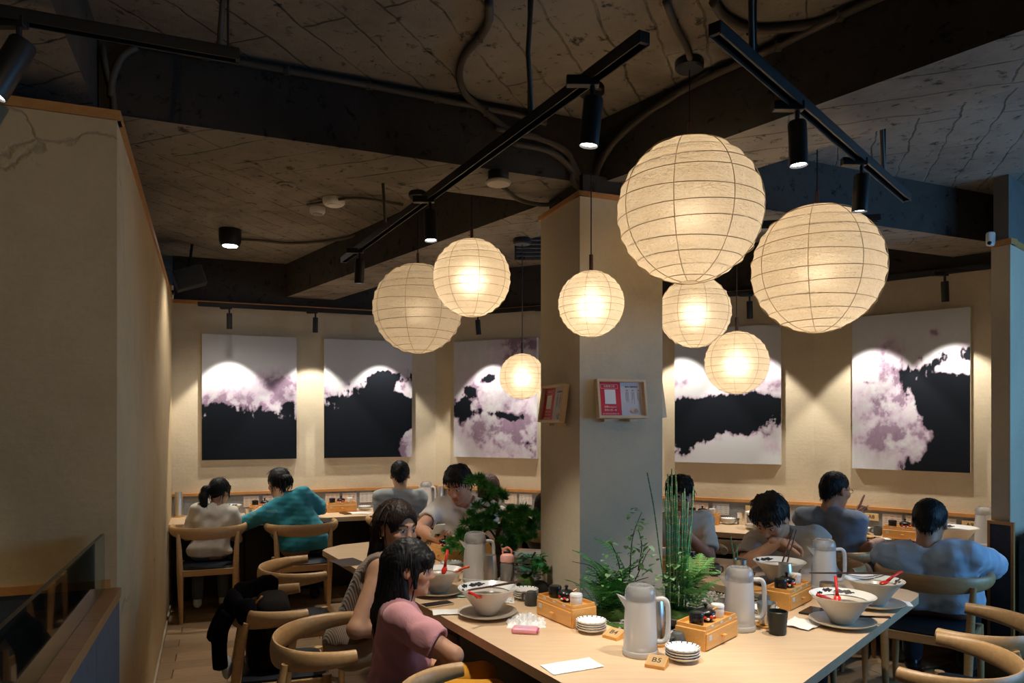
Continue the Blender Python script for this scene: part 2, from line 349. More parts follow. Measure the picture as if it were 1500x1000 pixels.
eprism(0,1,.10,.96,.02,'pad',M_navy); eprism(-.06,.06,.10,.965,.03,'frame_rail',M_trim); eprism(.94,1.06,.10,.965,.03,'frame_rail',M_trim); eprism(-.06,1.06,.965,.985,.03,'frame_rail',M_trim); eprism(-.2,1.2,0,.10,.045,'plinth',wood('dark_oak', (.30,.17,.08), (.2,.11,.05), 2))
bk = thing('booth_seat', 'dark grey upholstered booth seat with rounded back along the right partition', 'booth', (Q.x, Q.y, 0))
nn = Vector((d1.y,-d1.x))
g = G(); pr = [(0.0,.1),(.13,.1),(.13,.84)]+[(.13-.065+.065*math.cos(a), .84+.1*math.sin(a)) for a in [math.pi*i/8 for i in range(9)]]+[(0,.84)]
vs = [];
for s in (.06, .95):
    for x, z in pr: p = d1*s+nn*(x+.03); vs.append((p.x,p.y,z))
k = len(pr); g.add(vs, [tuple(range(k)), tuple(range(2*k-1,k-1,-1))]+[(i,(i+1)%k,k+(i+1)%k,k+i) for i in range(k)]); g.ob('backrest', M_charc, bk)
g = G(); a = d1*.06+nn*.16; b = d1*.95+nn*.16; g.prism([a, b, b+nn*.42, a+nn*.42], .0, .45).ob('seat', M_charc, bk)
# outer shell behind the camera with the daylight window
wo = [(5.0,-2.5),(5.0,6.2)]
g = G().box((5.06,-.75,1.56),(.12,3.6,3.12)).box((5.06,5.2,1.56),(.12,2.1,3.12)).box((5.06,2.6,.45),(.12,3.1,.9)).box((5.06,2.6,2.86),(.12,3.1,.6)); struct('wall_window_side', g, M_pillar)
wn = struct('window_1', G().box((5.02,2.6,.92),(.1,3.1,.04)).box((5.02,2.6,2.54),(.1,3.1,.04)).box((5.02,1.07,1.73),(.1,.04,1.64)).box((5.02,4.13,1.73),(.1,.04,1.64)).box((5.02,2.6,1.73),(.06,.04,1.64)), M_black)
G().box((5.03,1.82,1.73),(.008,1.46,1.6)).ob('pane', M_glass, wn); G().box((5.03,3.38,1.73),(.008,1.46,1.6)).ob('pane', M_glass, wn)
struct('wall_rear', G().box((0,-2.56,1.56),(10.2,.12,3.12)), M_pillar); struct('wall_stair_side', G().box((-4.95,1.5,1.56),(.12,8.2,3.12)), M_pillar)
# pillar
PC = Vector((.33,3.52)); ps = .47
wp = struct('wall_pillar', G().prism([PC, PC+V2*ps, PC+V2*ps+U2*ps, PC+U2*ps], .30, TRIMZ), M_pillar)
c_ = PC+V2*ps/2+U2*ps/2; G().prism([c_+V2*s*.2+U2*t*.2 for s, t in ((-1,-1),(1,-1),(1,1),(-1,1))], TRIMZ, BEAMZ+.02).ob('column_core', M_dark, wp)
for a, b in ((PC+U2*ps, PC),(PC, PC+V2*ps),(PC+V2*ps, PC+V2*ps+U2*ps)):
    t = (b-a).normalized(); trim(a-t*.012, b+t*.012, TRIMZ-.004, TRIMZ+.02, .012, .05)
# ---------------------------------------------------------------- the counter along the back walls
fr = off([P0, P1, P2, P3], .64); bk_ = off([P0, P1, P2, P3], .022); fr[3] = fr[3]-(P3-P2).normalized()*.08   # ends at the partition
ct = thing('wall_counter', 'long pale oak counter running along the back walls', 'counter', (0,0,0))
G().prism([tuple(p) for p in bk_]+[tuple(p) for p in fr[::-1]], .70, .74).ob('worktop', M_oak, ct)
up = off([P0, P1, P2, P3], .10); up2 = off([P0, P1, P2, P3], .08)
for i in range(3): G().prism([up[i], up[i+1], up2[i+1], up2[i]], .0, .70).ob('modesty_panel', M_blackwood, ct)
for i in range(3):
    for s in (.25,.75): p = up[i]+(up[i+1]-up[i])*s; q = fr[i]+(fr[i+1]-fr[i])*s; t = (up[i+1]-up[i]).normalized()*.015; G().prism([p-t,p+t,q+t-(q-p)*.75,q-t-(q-p)*.75], .0, .70).ob('bracket_leg', M_blackwood, ct)
# ---------------------------------------------------------------- ring table around the pillar
OUT = [(.48,1.84)]+[(2.00,3.56),(2.035,3.62),(2.02,3.70),(1.95,3.80),(1.47,4.42),(1.38,4.52),(1.2,4.60),(-.9,5.16),(-1.03,5.165),(-1.19,5.05),(-1.262,4.90),(-1.265,4.83)]
HOLE = [(.577,2.763),(1.286,3.55),(.62,4.43),(-.575,4.73)]
def ring(outer, inner, z0, z1):
    bm = bmesh.new(); es = []
    for loop in (outer, inner):
        vs = [bm.verts.new((p[0],p[1],z1)) for p in loop]; es += [bm.edges.new((vs[i], vs[(i+1)%len(vs)])) for i in range(len(vs))]
    bmesh.ops.triangle_fill(bm, edges=es, use_beauty=True, use_dissolve=False)
    bmesh.ops.recalc_face_normals(bm, faces=bm.faces[:])
    if bm.faces[:][0].normal.z < 0: bmesh.ops.reverse_faces(bm, faces=bm.faces[:])
    r = bmesh.ops.extrude_face_region(bm, geom=bm.faces[:]); bmesh.ops.translate(bm, verts=[v for v in r['geom'] if isinstance(v, bmesh.types.BMVert)], vec=(0,0,z0-z1))
    bmesh.ops.recalc_face_normals(bm, faces=bm.faces[:])
    bm.verts.index_update(); g = G().add([v.co.copy() for v in bm.verts], [[v.index for v in f.verts] for f in bm.faces]); bm.free(); return g
tb = thing('communal_table', 'pale oak ring-shaped communal table built around the planted pillar', 'table', (0,0,0))
ring(OUT, HOLE, .703, .74).ob('tabletop', M_oak, tb)
for i in range(4):
    a, b = Vector(HOLE[i]), Vector(HOLE[(i+1)%4]); t = (b-a).normalized(); n = Vector((t.y,-t.x)); G().prism([a+n*.10-t*.08, b+n*.10+t*.08, b+n*.12+t*.08, a+n*.12-t*.08], 0, .703).ob('base_panel', M_blackwood, tb)
G().prism([Vector((.48,1.84))+Vector(d) for d in ((-.03,.35),(.03,.35),(.03,.75),(-.03,.75))], 0, .703).ob('support_fin', M_blackwood, tb)
GZ = .69                                                     # level of the gravel bed
pb = thing('planter_bed', 'gravel bed with moss set into the opening of the table', 'planter', (0,0,0))
hp = [Vector(p) for p in HOLE]; ctr = sum(hp, Vector((0,0)))/4; ins = [p+(ctr-p)*.004 for p in hp]
G().prism(ins, .45, GZ).ob('soil_tray', pmat('grey_grit', (.22,.21,.19), .9), pb)
def inside(p, poly):
    r = False; n = len(poly)
    for i in range(n):
        a, b = poly[i], poly[(i+1)%n]
        if (a[1] > p[1]) != (b[1] > p[1]) and p[0] < (b[0]-a[0])*(p[1]-a[1])/(b[1]-a[1])+a[0]: r = not r
    return r
PIL = [PC-V2*.01-U2*.01, PC+V2*(ps+.01), PC+V2*ps+U2*ps, PC+U2*(ps+.01)]
g = G(); ico = [(0,0,1),(.9,0,.2),(-.3,.85,.25),(-.6,-.65,.2),(.3,-.8,-.1),(.4,.7,-.3)]
oct_f = [(0,1,2),(0,2,3),(0,3,4),(0,4,1),(1,5,2),(1,4,5),(2,5,3),(3,5,4)]
for _ in range(11000):
    x, y = RNG.uniform(-.6,1.3), RNG.uniform(2.75,4.75)
    if not inside((x,y), ins) or inside((x,y), PIL): continue
    r = RNG.uniform(.006,.013); a = RNG.uniform(0,6.28); ca, sa = math.cos(a), math.sin(a); g.mi = int(RNG.randint(0,3))
    g.add([(x+r*(p[0]*ca-p[1]*sa), y+r*(p[0]*sa+p[1]*ca), GZ+.006+r*.7*p[2]) for p in ico], oct_f)
gr = g.ob('gravel', [pmat('white_gravel', (.62,.61,.58), .8), pmat('grey_gravel', (.38,.38,.38), .8), pmat('cream_gravel', (.55,.47,.38), .8)], pb); gr['kind'] = 'stuff'
# ---------------------------------------------------------------- tracks and spot lamps
def track(a, b, label, z_hang=None, group=None):
    a, b = Vector(a), Vector(b); d = b-a; L = d.length; rz = math.atan2(d.y, d.x); t = thing('lighting_track', label, 'track', a, rz, group)
    w = .018
    G().box((L/2,0,.016),(L,.036,.004)).box((L/2,-.016,-.001),(L,.004,.034)).box((L/2,.016,-.001),(L,.004,.034)).ob('channel', M_black, t)
    G().box((L/2,0,.005),(L-.02,.007,.012)).ob('conductor', pmat('track_conductor', (.20,.19,.17), .4, .6), t)
    G().box((.004,0,0),(.012,.034,.03)).ob('end_cap', M_black, t); G().box((L-.004,0,0),(.012,.034,.03)).ob('end_cap', M_black, t)
    if z_hang:
        for s, k in z_hang: G().tube([(L*s,0,.018),(L*s+.012,.01,.018+k*.5),(L*s,0,.018+k)], .009, 8).ob('hanger', M_pvc, t, True); G().tube([(L*s+.025,0,.018),(L*s+.025,0,.018+k)], .0035, 6).ob('hanger_rod', M_black, t)
    return t
def spot(p, aim, label, power, size=58, color=(1,.89,.74), blend=.5, length=.155, r=.03, group='spot lamps on the tracks', lname='lamp_beam'):
    p = Vector(p); aim = Vector(aim).normalized(); t = thing('track_spot_lamp', label, 'spot lamp', p, 0, group)
    G().rbox((0,0,-.004),(.10,.03,.03),.003).ob('adapter', M_black, t); G().tube([(.03,0,-.015),(.03,0,-.075)], .008, 8).ob('stem', M_black, t)
    q = aim.to_track_quat('Z','Y').to_matrix().to_4x4(); M = Matrix.Translation(Vector((.03,0,-.085))) @ q
    G().lathe([(1e-4,-.03),(r*.9,-.03),(r,-.022),(r,length-.04),(r*.93,length-.04),(r*.86,length-.052),(1e-4,length-.052)], 20, mat=M).ob('body', M_black, t, 40)
    G().lathe([(1e-4,length-.05),(r*.84,length-.05),(r*.84,length-.047),(1e-4,length-.047)], 20, mat=M).ob('lens', M_lens, t)
    if power:
        d = bpy.data.lights.new(lname, 'SPOT'); d.energy = power; d.spot_size = math.radians(size); d.spot_blend = blend; d.color = color; d.shadow_soft_size = .022
        o = bpy.data.objects.new(lname, d); C.objects.link(o); o.parent = t; o.location = M @ Vector((0,0,length-.035)); o.rotation_euler = aim.to_track_quat('-Z','Y').to_euler()
    return t
ZT = 2.65
TB0, TB1 = C3(944,55,ZT), C3(503,381,ZT); TC0, TC1 = C3(1047,42,ZT), C3(1329,290,ZT)
track(TB0, TB1, 'long black lighting track passing over the lanterns left of the pillar', [(.2,.45),(.72,.45)]); track(TC0, TC1, 'short black lighting track hanging over the right half of the table', [(.12,.45),(.80,.45)])
TL0, TL1 = C3(-120,-2,2.75), C3(350,82,2.75); track(TL0, TL1, 'black lighting track in front of the beam above the cracked plaster wall', [(.93,.35)])
def along(a, b, px):
    k = (px-750)/F_PX; d = b-a; t = (k*a.y-a.x)/(d.x-k*d.y); return a+d*t
def under(p): return Vector((p.x-.03, p.y, p.z-.012))
spot(under(along(TB0,TB1,868)), (-.10,.05,-1), 'black spot lamp beside the pillar head on the long track', SPOT_W, 70)
spot(under(along(TB0,TB1,630)), (.04,-.1,-1), 'black spot lamp above two overlapping lanterns on the long track', SPOT_W, 70)
spot(under(along(TB0,TB1,527)), (-.05,.12,-1), 'black spot lamp at the far end of the long track', SPOT_W*.8, 64)
spot(under(along(TC0,TC1,1168)), (.03,-.02,-1), 'black spot lamp on the right track next to the largest lantern', SPOT_W, 74)
spot(under(along(TC0,TC1,1262)), (-.02,.1,-1), 'black spot lamp at the far end of the right track', SPOT_W, 70)
spot(under(along(TL0,TL1,28)), (-.40,-.22,-1), 'tilted black spot lamp above the cracked plaster wall', 20, 70, length=.19, r=.036)
track((1.95,-.75,2.70), (.65,-1.25,2.70), 'black lighting track over the aisle facing the cracked plaster wall', [(.1,.4),(.9,.4)])
spot((1.35,-.985,2.688), (-3.5,3.2,-.95), 'black spot lamp over the aisle aimed at the cracked plaster wall', 58, 50, (1,.70,.38), .8, lname='aisle_lamp_offscreen')
# wall tracks with picture lamps
TW = off([P0,P1,P2,P3], .36)
def v3(p, z): return Vector((p.x, p.y, z))
def onwall(i, px, z, o=.36):
    w = off([P0,P1,P2,P3], o); return along(v3(w[i], z), v3(w[i+1], z), px)
ZW = 2.63
track(onwall(0,290,ZW), onwall(0,612,ZW), 'black wall track above the two paintings near the left corner')
track(onwall(1,660,ZW), onwall(1,1175,ZW), 'black wall track behind the pillar above the middle paintings')
track(onwall(2,1208,ZW), onwall(2,1452,ZW), 'black wall track above the painting beside the right partition')
for i, px, lab in ((0,336,'small black picture lamp above the first painting from the plaster wall'),(0,462,'small black picture lamp between the two left paintings'),(0,566,'small black picture lamp behind the pale left lantern'),
                   (1,700,'small black picture lamp above the purple painting left of the pillar'),(1,796,'small black picture lamp hidden beside the pillar'),(1,985,'small black picture lamp right behind the pillar'),(1,1098,'small black picture lamp above the dark-banded painting right of the pillar'),
                   (2,1262,'small black picture lamp at the edge of the second largest lantern'),(2,1384,'small black picture lamp nearest the right partition')):
    a, b = ((P0,P1),(P1,P2),(P2,P3))[i]; t = (b-a).normalized(); n = Vector((-t.y, t.x))
    spot(under(onwall(i,px,ZW)), (n.x*.17, n.y*.17, -1), lab, WASH_W, 78, (1,.92,.80), .28, .15, .024, 'picture lamps on the wall tracks')
# second suspended track seen behind the big lanterns
t0, t1 = C3(1100,330,2.6), C3(1287,300,2.6)
track(PY(1100,330,4.1), PY(1288,304,3.95), 'black suspended track seen behind the second largest lantern')
# ---------------------------------------------------------------- paper lanterns
def paper_mat(name='washi_paper', thin=.10):
    m = NT(name); co = m.coords(); fib = m.noise(co, 26, 8, .7, 1.2); big = m.noise(co, 4, 4)
    col = m.ramp(m.math('ADD', m.math('MULTIPLY', fib, .6), m.math('MULTIPLY', big, .4)), [(.3,(.78,.66,.49)),(.6,(.87,.79,.65)),(.8,(.91,.86,.76))])
    d = m.new('ShaderNodeBsdfDiffuse'); tr = m.new('ShaderNodeBsdfTranslucent'); mx = m.new('ShaderNodeMixShader'); mx.inputs[0].default_value = .55
    b = m.new('ShaderNodeBump'); b.inputs['Strength'].default_value = .9; b.inputs['Distance'].default_value = .03; m.l(m.noise(m.coords((1,1,2.6)), 9, 6, .68, 1.0), b.inputs['Height'])
    for n in (d, tr): m.l(col, n.inputs['Color']); m.l(b.outputs[0], n.inputs['Normal'])
    m.l(d.outputs[0], mx.inputs[1]); m.l(tr.outputs[0], mx.inputs[2]); rf = m.new('ShaderNodeBsdfRefraction'); rf.inputs['IOR'].default_value = 1.32; rf.inputs['Roughness'].default_value = .85; rf.inputs['Color'].default_value = (1,.93,.82,1); m2 = m.new('ShaderNodeMixShader'); m2.inputs[0].default_value = thin; m.l(mx.outputs[0], m2.inputs[1]); m.l(rf.outputs[0], m2.inputs[2]); m.l(m2.outputs[0], m.n['Material Output'].inputs[0]); return m.m
M_washi = paper_mat(); M_thick = paper_mat('thick_washi_paper', .018); M_rib = pmat('bamboo_rib', (.50,.33,.15), .6, 0, .15); M_seam = pmat('paper_seam', (.62,.46,.26), .7, 0, .1); M_stem = pmat('brown_lamp_stem', (.06,.025,.018), .4)
M_bulb = pmat('warm_bulb', (1,.82,.58), .3, emit=13, var=0); M_bulbdim = pmat('frosted_warm_bulb', (1,.80,.55), .3, emit=4, var=0)
NR = 13; lat = [(-.96+1.92*i/NR)*math.pi/2*.955 for i in range(NR+1)]
def shade_mesh():
    prof = []
    for i in range(NR):
        for k in range(4):
            t = k/4; a = lat[i]+(lat[i+1]-lat[i])*t; s = 1-.022*math.sin(math.pi*t); prof.append((s*math.cos(a), s*math.sin(a)))
    prof.append((math.cos(lat[-1]), math.sin(lat[-1])))
    g = G(); seg = 72; n = len(prof); rr = np.random.RandomState(3); ph = rr.uniform(0,6.28,(n,3))
    for k in range(seg):
        a = 2*math.pi*k/seg
        for j, (r, z) in enumerate(prof):
            i = j//4; w = 1+(.006*math.sin(a*17+ph[i*4%n][0])+.005*math.sin(a*29+ph[i*4%n][1]))*(1 if j%4 else 0); g.v.append((r*w*math.cos(a), r*w*math.sin(a), z))
    g.f = [(k*n+i, ((k+1)%seg)*n+i, ((k+1)%seg)*n+i+1, k*n+i+1) for k in range(seg) for i in range(n-1)]; g.m = [0]*len(g.f); return g.mesh('shade', M_washi, True)
SHADE = shade_mesh(); SHADE_T = SHADE.copy(); SHADE_T.materials[0] = M_thick
RIB = G().lathe([(1+.006*math.cos(a), .006*math.sin(a)) for a in [2*math.pi*i/5 for i in range(5)]], 56, closed=True).mesh('rib', M_rib, True)
sg = G(); SEAM = G().tube([(1.004*math.cos(a), 0, 1.004*math.sin(a)) for a in [lat[0]+(lat[-1]-lat[0])*i/24 for i in range(25)]], .006, 5).mesh('seam', M_seam, True)
def lantern(px, py, r, Y, ztop, label, power, rot=0, nseam=8, group='round paper lanterns'):
    c = PY(px, py, Y); t = thing('paper_lantern', label, 'lantern', c, rot, group)
    s = link('shade', SHADE_T if r > .25 else SHADE, t); s.scale = (r,r,r)
    for i, a in enumerate(lat):
        o = link('rib', RIB, t, (0,0,r*math.sin(a)), i*.3); q = r*math.cos(a); o.scale = (q,q,r); o.rotation_euler = (.03*math.sin(i*2.1), .03*math.cos(i*1.7), 0)
    for k in range(nseam): o = link('seam', SEAM, t, (0,0,0), 2*math.pi*k/nseam+.15); o.scale = (r,r,r)
    H = ztop-c.z
    G().tube([(0,0,r*.80),(0,0,r*.985+.075)], .009, 10).ob('stem', M_stem, t); G().tube([(0,0,r+.07),(0,0,H-.02)], .003, 6).ob('cord', M_black, t)
    G().lathe([(1e-4,0),(.055,0),(.06,-.008),(.06,-.032),(.052,-.04),(1e-4,-.04)], 20, (0,0,H)).ob('canopy', M_black, t, 40)
    G().lathe([(1e-4,-.045),(.02,-.04),(.032,-.015),(.03,.01),(.014,.04),(.013,.075),(1e-4,.08)], 14).ob('bulb', M_bulbdim if r > .25 else M_bulb, t, True)
    G().tube([(0,0,.06),(0,0,r*.85)], .008, 6).ob('socket_rod', M_black, t)
    d = bpy.data.lights.new('bulb_glow','POINT'); d.energy = power; d.color = (1,.80,.57); d.shadow_soft_size = .05; o = bpy.data.objects.new('bulb_glow', d); C.objects.link(o); o.parent = t; o.location = (0,0,-.01)
lantern(1010,309,.303,3.05,SLAB,'largest round paper lantern, crumpled cream paper, right of the pillar', BULB_W*1.5, .2)
lantern(1197,394,.300,3.42,SLAB,'second largest paper lantern hanging below the short right track', BULB_W*1.5, .9)
lantern(612,452,.298,4.80,SLAB,'pale paper lantern with a torn glossy patch, partly behind a smaller one', BULB_W*.8, .5)
lantern(691,407,.225,4.18,SLAB,'medium glowing paper lantern overlapping the pale lantern left of the pillar', BULB_W*.85, .1)
lantern(866,445,.150,3.28,SLAB,'small glowing paper lantern hanging in front of the pillar edge', BULB_W*.42, .35)
lantern(1018,457,.226,4.58,SLAB,'medium glowing paper lantern half hidden below the largest lantern', BULB_W*.85, .7)
lantern(1079,531,.165,3.80,SLAB,'small glowing paper lantern hanging lowest on the right side of the pillar', BULB_W*.5, .25)
lantern(765,551,.150,4.75,BEAMZ,'small low glowing paper lantern cut off by the left pillar edge', BULB_W*.42, .6)
# ---------------------------------------------------------------- ceiling fittings
def disc(name, px, py, z, r, h, label, cat, m1, m2=None, lit=False):
    p = C3(px, py, z); t = thing(name, label, cat, p)
    G().lathe([(1e-4,-h),(r*.8,-h),(r*.97,-h*.75),(r,-h*.45),(r,0),(1e-4,0)], 24).ob('housing', m1, t, 40)
    if m2: G().lathe([(1e-4,-h-.006),(r*.62,-h-.006),(r*.7,-h+.002),(1e-4,-h+.002)], 20).ob('sensor_face' if not lit else 'diffuser', m2, t, 40)
    return p, t
disc('smoke_detector', 465,304,SLAB,.055,.045,'small white smoke detector on the slab left of the long track','smoke detector',M_white,pmat('detector_grille',(.3,.3,.3),.6))
disc('alarm_sounder', 489,291,SLAB,.075,.045,'larger white domed detector beside the small smoke detector','detector',M_white,M_white)
disc('ceiling_plate', 420,270,SLAB,.06,.012,'flat grey round cover plate on the board-marked slab','cover plate',pmat('grey_cover',(.26,.23,.19),.7),M_slab)
p, t = disc('round_detector', 730,252,BEAMZ,.05,.045,'pale round detector with a black base under the beam','detector',M_black)
G().lathe([(1e-4,-.06),(.055,-.06),(.062,-.052),(.062,-.046),(1e-4,-.046)], 24).ob('face_plate', pmat('grey_white_plate',(.42,.38,.33),.5), t, 40)
p, t = disc('downlight', 337,336,SLAB,.085,.13,'black cylindrical ceiling downlight with a glowing white diffuser','downlight',M_black,M_lens,True)
d = bpy.data.lights.new('downlight_beam','SPOT'); d.energy = 40; d.spot_size = 2.2; d.spot_blend = .6; d.color = (1,.93,.82); d.shadow_soft_size = .06; o = bpy.data.objects.new('downlight_beam', d); C.objects.link(o); o.parent = t; o.location = (0,0,-.15)
sp = thing('wall_speaker', 'black wedge-shaped loudspeaker under the ceiling in the left corner', 'speaker', PY(277,408,6.2))
q = Matrix.Rotation(.5,4,'Z') @ Matrix.Rotation(-.35,4,'Y')
G().box(None,(.24,.18,.16),mat=q).ob('cabinet', M_black, sp); G().box(None,(.22,.005,.14),mat=q @ Matrix.Translation((0,-.092,0))).ob('grille', pmat('speaker_grille',(.02,.02,.02),.8), sp); G().tube([(0,0,.08),(.02,.02,.32)], .012, 8).ob('bracket', M_black, sp)
em = thing('wall_camera', 'small white security camera on the trim in the left corner', 'camera', PY(249,427,6.4)); G().rbox((0,0,0),(.05,.05,.12),.01).ob('housing', M_white, em); G().sphere((.03,-.01,-.01),.022).ob('eye', M_blackc, em, True)
em = thing('emergency_fitting', 'small white fitting on the trim left of the right partition', 'fitting', PY(1451,350,4.5)); G().rbox((0,0,0),(.05,.04,.09),.015).ob('housing', M_white, em); G().sphere((-.02,-.02,-.03),.012).ob('sensor', M_blackc, em, True)
vg = thing('air_grille', 'grey louvred air grille under the slab behind the pillar', 'grille', PY(782,352,5.6)); G().box((0,0,0),(.30,.02,.30)).ob('frame', M_dark, vg)
for i in range(9): G().box(None,(.27,.03,.006),mat=Matrix.Translation((0,-.015,-.12+.03*i)) @ Matrix.Rotation(.6,4,'X')).ob('slat', pmat('grille_grey',(.16,.16,.16),.5), vg)
# ---------------------------------------------------------------- paintings
def fbm(nx, ny, fx, fy, oct, seed, gain=.55):
    r = np.random.RandomState(seed); out = np.zeros((ny,nx)); amp = 1; tot = 0
    for o in range(oct):
        gx, gy = int(fx*2**o)+3, int(fy*2**o)+3; L = r.rand(gy,gx); x = np.linspace(0,fx*2**o,nx); y = np.linspace(0,fy*2**o,ny)
        xi, yi = x.astype(int), y.astype(int); xf, yf = x-xi, y-yi; xf = xf*xf*(3-2*xf); yf = yf*yf*(3-2*yf)
        a = L[np.ix_(yi,xi)]; b = L[np.ix_(yi,xi+1)]; c = L[np.ix_(yi+1,xi)]; e = L[np.ix_(yi+1,xi+1)]
        out += amp*((a*(1-xf)+b*xf)*(1-yf)[:,None]+(c*(1-xf)+e*xf)*yf[:,None]); tot += amp; amp *= gain
    return out/tot
def sstep(x, a, b): t = np.clip((x-a)/(b-a), 0, 1); return t*t*(3-2*t)
def painting(i, pxl, pxr, zb, zt, label, dark, purple, seed, edge=None, washbase=0.0):
    NX, NY = 150, 200; w = off([P0,P1,P2,P3], .0); A = along(v3(w[i],0), v3(w[i+1],0), pxl); B = along(v3(w[i],0), v3(w[i+1],0), pxr)
    t = (B-A).normalized(); n = Vector((t.y,-t.x,0)); L = (B-A).length; H = zt-zb
    u, v = np.meshgrid(np.linspace(0,1,NX), np.linspace(0,1,NY))
    n1 = fbm(NX,NY,4,5,6,seed,.62)-.5; n2 = fbm(NX,NY,9,12,5,seed+1,.65)-.5; n3 = fbm(NX,NY,30,14,3,seed+2,.6)-.5; n4 = fbm(NX,NY,3,4,6,seed+3,.6)-.5
    uu, vv = u+.16*n4, v+.14*n1
    def field(bl, uu, vv):
        f = np.zeros_like(u)
        for (cx,cy,rx,ry,wt) in bl: f += wt*np.exp(-((uu-cx)/rx)**2-((vv-cy)/ry)**2)
        return f
    D = field(dark, uu, vv)+.55*n1+.5*n2+.30*n3
    if edge is not None: D += edge(uu, vv)
    mk = sstep(D, .46, .56); Pf = np.clip(field(purple, uu, vv)+washbase, 0, 1.3); Pm = np.clip(Pf*(1.0+3.2*n2+2.0*n1), 0, 1)
    Pm = np.clip(Pm+.5*sstep(D,.30,.5), 0, 1); grain = 1+(.3*n3+.7*n2)*np.clip(Pm*2.2,0.06,1)
    white = np.array([.56,.57,.60]); pur = np.array([.235,.165,.235]); lil = np.array([.52,.45,.54]); blk = np.array([.006,.008,.012])
    c = white[None,None]*(1-sstep(Pm,.05,.55))[...,None]+lil*sstep(Pm,.05,.55)[...,None]; c = c*(1-sstep(Pm,.45,1.0))[...,None]+pur*sstep(Pm,.45,1.0)[...,None]
    c = np.clip(c*grain[...,None], .01, .9); c = c*(1-mk)[...,None]+blk*mk[...,None]
    g = G(); me = bpy.data.meshes.new('canvas_print'); xs = np.linspace(0,L,NX); zs = np.linspace(0,H,NY)
    X, Z = np.meshgrid(xs, zs); co = np.zeros((NX*NY,3)); co[:,0] = X.ravel(); co[:,2] = Z.ravel()
    idx = np.arange(NX*NY).reshape(NY,NX); q = np.stack([idx[:-1,:-1],idx[:-1,1:],idx[1:,1:],idx[1:,:-1]], -1).reshape(-1,4)
    me.from_pydata(co.tolist(), [], q.tolist()); at = me.color_attributes.new('Col','FLOAT_COLOR','POINT'); at.data.foreach_set('color', np.concatenate([c.reshape(-1,3), np.ones((NX*NY,1))],1).ravel().astype(np.float32))
    me.materials.append(attr_mat('ink_wash_print','Col',.7,0,.08))
    o = A+n*.045; T = thing('canvas_painting', label, 'painting', (o.x,o.y,zb), math.atan2(t.y,t.x), 'abstract ink paintings on the back walls')
    link('canvas_print', me, T); G().box((L/2,.0205,H/2),(L,.04,H)).ob('stretched_canvas', pmat('canvas_side',(.62,.60,.56),.8), T)
ZB, ZTp = 1.243, 2.405
painting(0,296,434,ZB,ZTp,'abstract ink painting with an almost straight black lower third, nearest the left corner',[(.2,.42,.14,.06,.5),(.92,.44,.06,.05,.5)],[(.15,.48,.13,.06,.9),(.5,.5,.4,.08,.5),(.78,.66,.18,.07,.75),(.9,.55,.2,.1,.4),(.35,.6,.3,.1,.25)],21,lambda u,v: .5+2.8*(.385-v))
painting(0,474,602,ZB,ZTp,'abstract ink painting, mostly black with a pale lower right corner',[(.68,.66,.16,.08,.35)],[(.95,.6,.12,.06,1),(.9,.12,.16,.14,.9),(.03,.58,.06,.05,.5)],35,lambda u,v: .5+2.6*(.47+.24*np.clip(u*1.4,0,1)-v)-2.6*np.exp(-((u-1.05)/.28)**2-((v-.08)/.17)**2)-1.3*np.exp(-((u-.98)/.17)**2-((v-.57)/.055)**2))
painting(1,668,789,ZB,ZTp,'abstract ink painting of clouded purple washes left of the pillar',[(.12,.42,.2,.13,.85),(.45,.66,.12,.06,.75),(.62,.36,.32,.05,.7),(.92,.10,.16,.09,.6),(.22,.57,.12,.05,.6)],[(.8,.93,.28,.12,.95),(.45,.55,.5,.2,.55),(.75,.2,.4,.2,.8),(.3,.25,.3,.12,.35)],47,None,.1)
painting(1,990,1145,ZB,ZTp,'abstract ink painting with a broad black middle band right of the pillar',[(.5,.36,.75,.155,1.0),(.1,.2,.22,.16,.8),(.85,.42,.3,.1,.5)],[(.05,.6,.14,.06,.7),(.93,.58,.16,.07,.6),(.7,.28,.3,.06,.85),(.95,.12,.1,.05,.5),(.9,.75,.1,.05,.4)],59,None)
painting(2,1251,1423,ZB-.01,ZTp+.01,'abstract ink painting with a black right half beside the partition',[(.12,.54,.13,.04,.8),(.3,.36,.12,.08,.35)],[(.25,.62,.16,.1,.8),(.35,.78,.14,.08,.7),(.28,.45,.3,.12,.85),(.4,.2,.45,.15,.85),(.92,.62,.1,.07,.9),(.74,.86,.05,.04,.6)],73,lambda u,v: .5+2.8*np.minimum((u-.42)*.9, .52+.24*u-v)-1.5*np.exp(-((u-1.0)/.2)**2-((v-.62)/.05)**2)-.9*np.exp(-((u-.35)/.5)**2-((v-.22)/.14)**2))
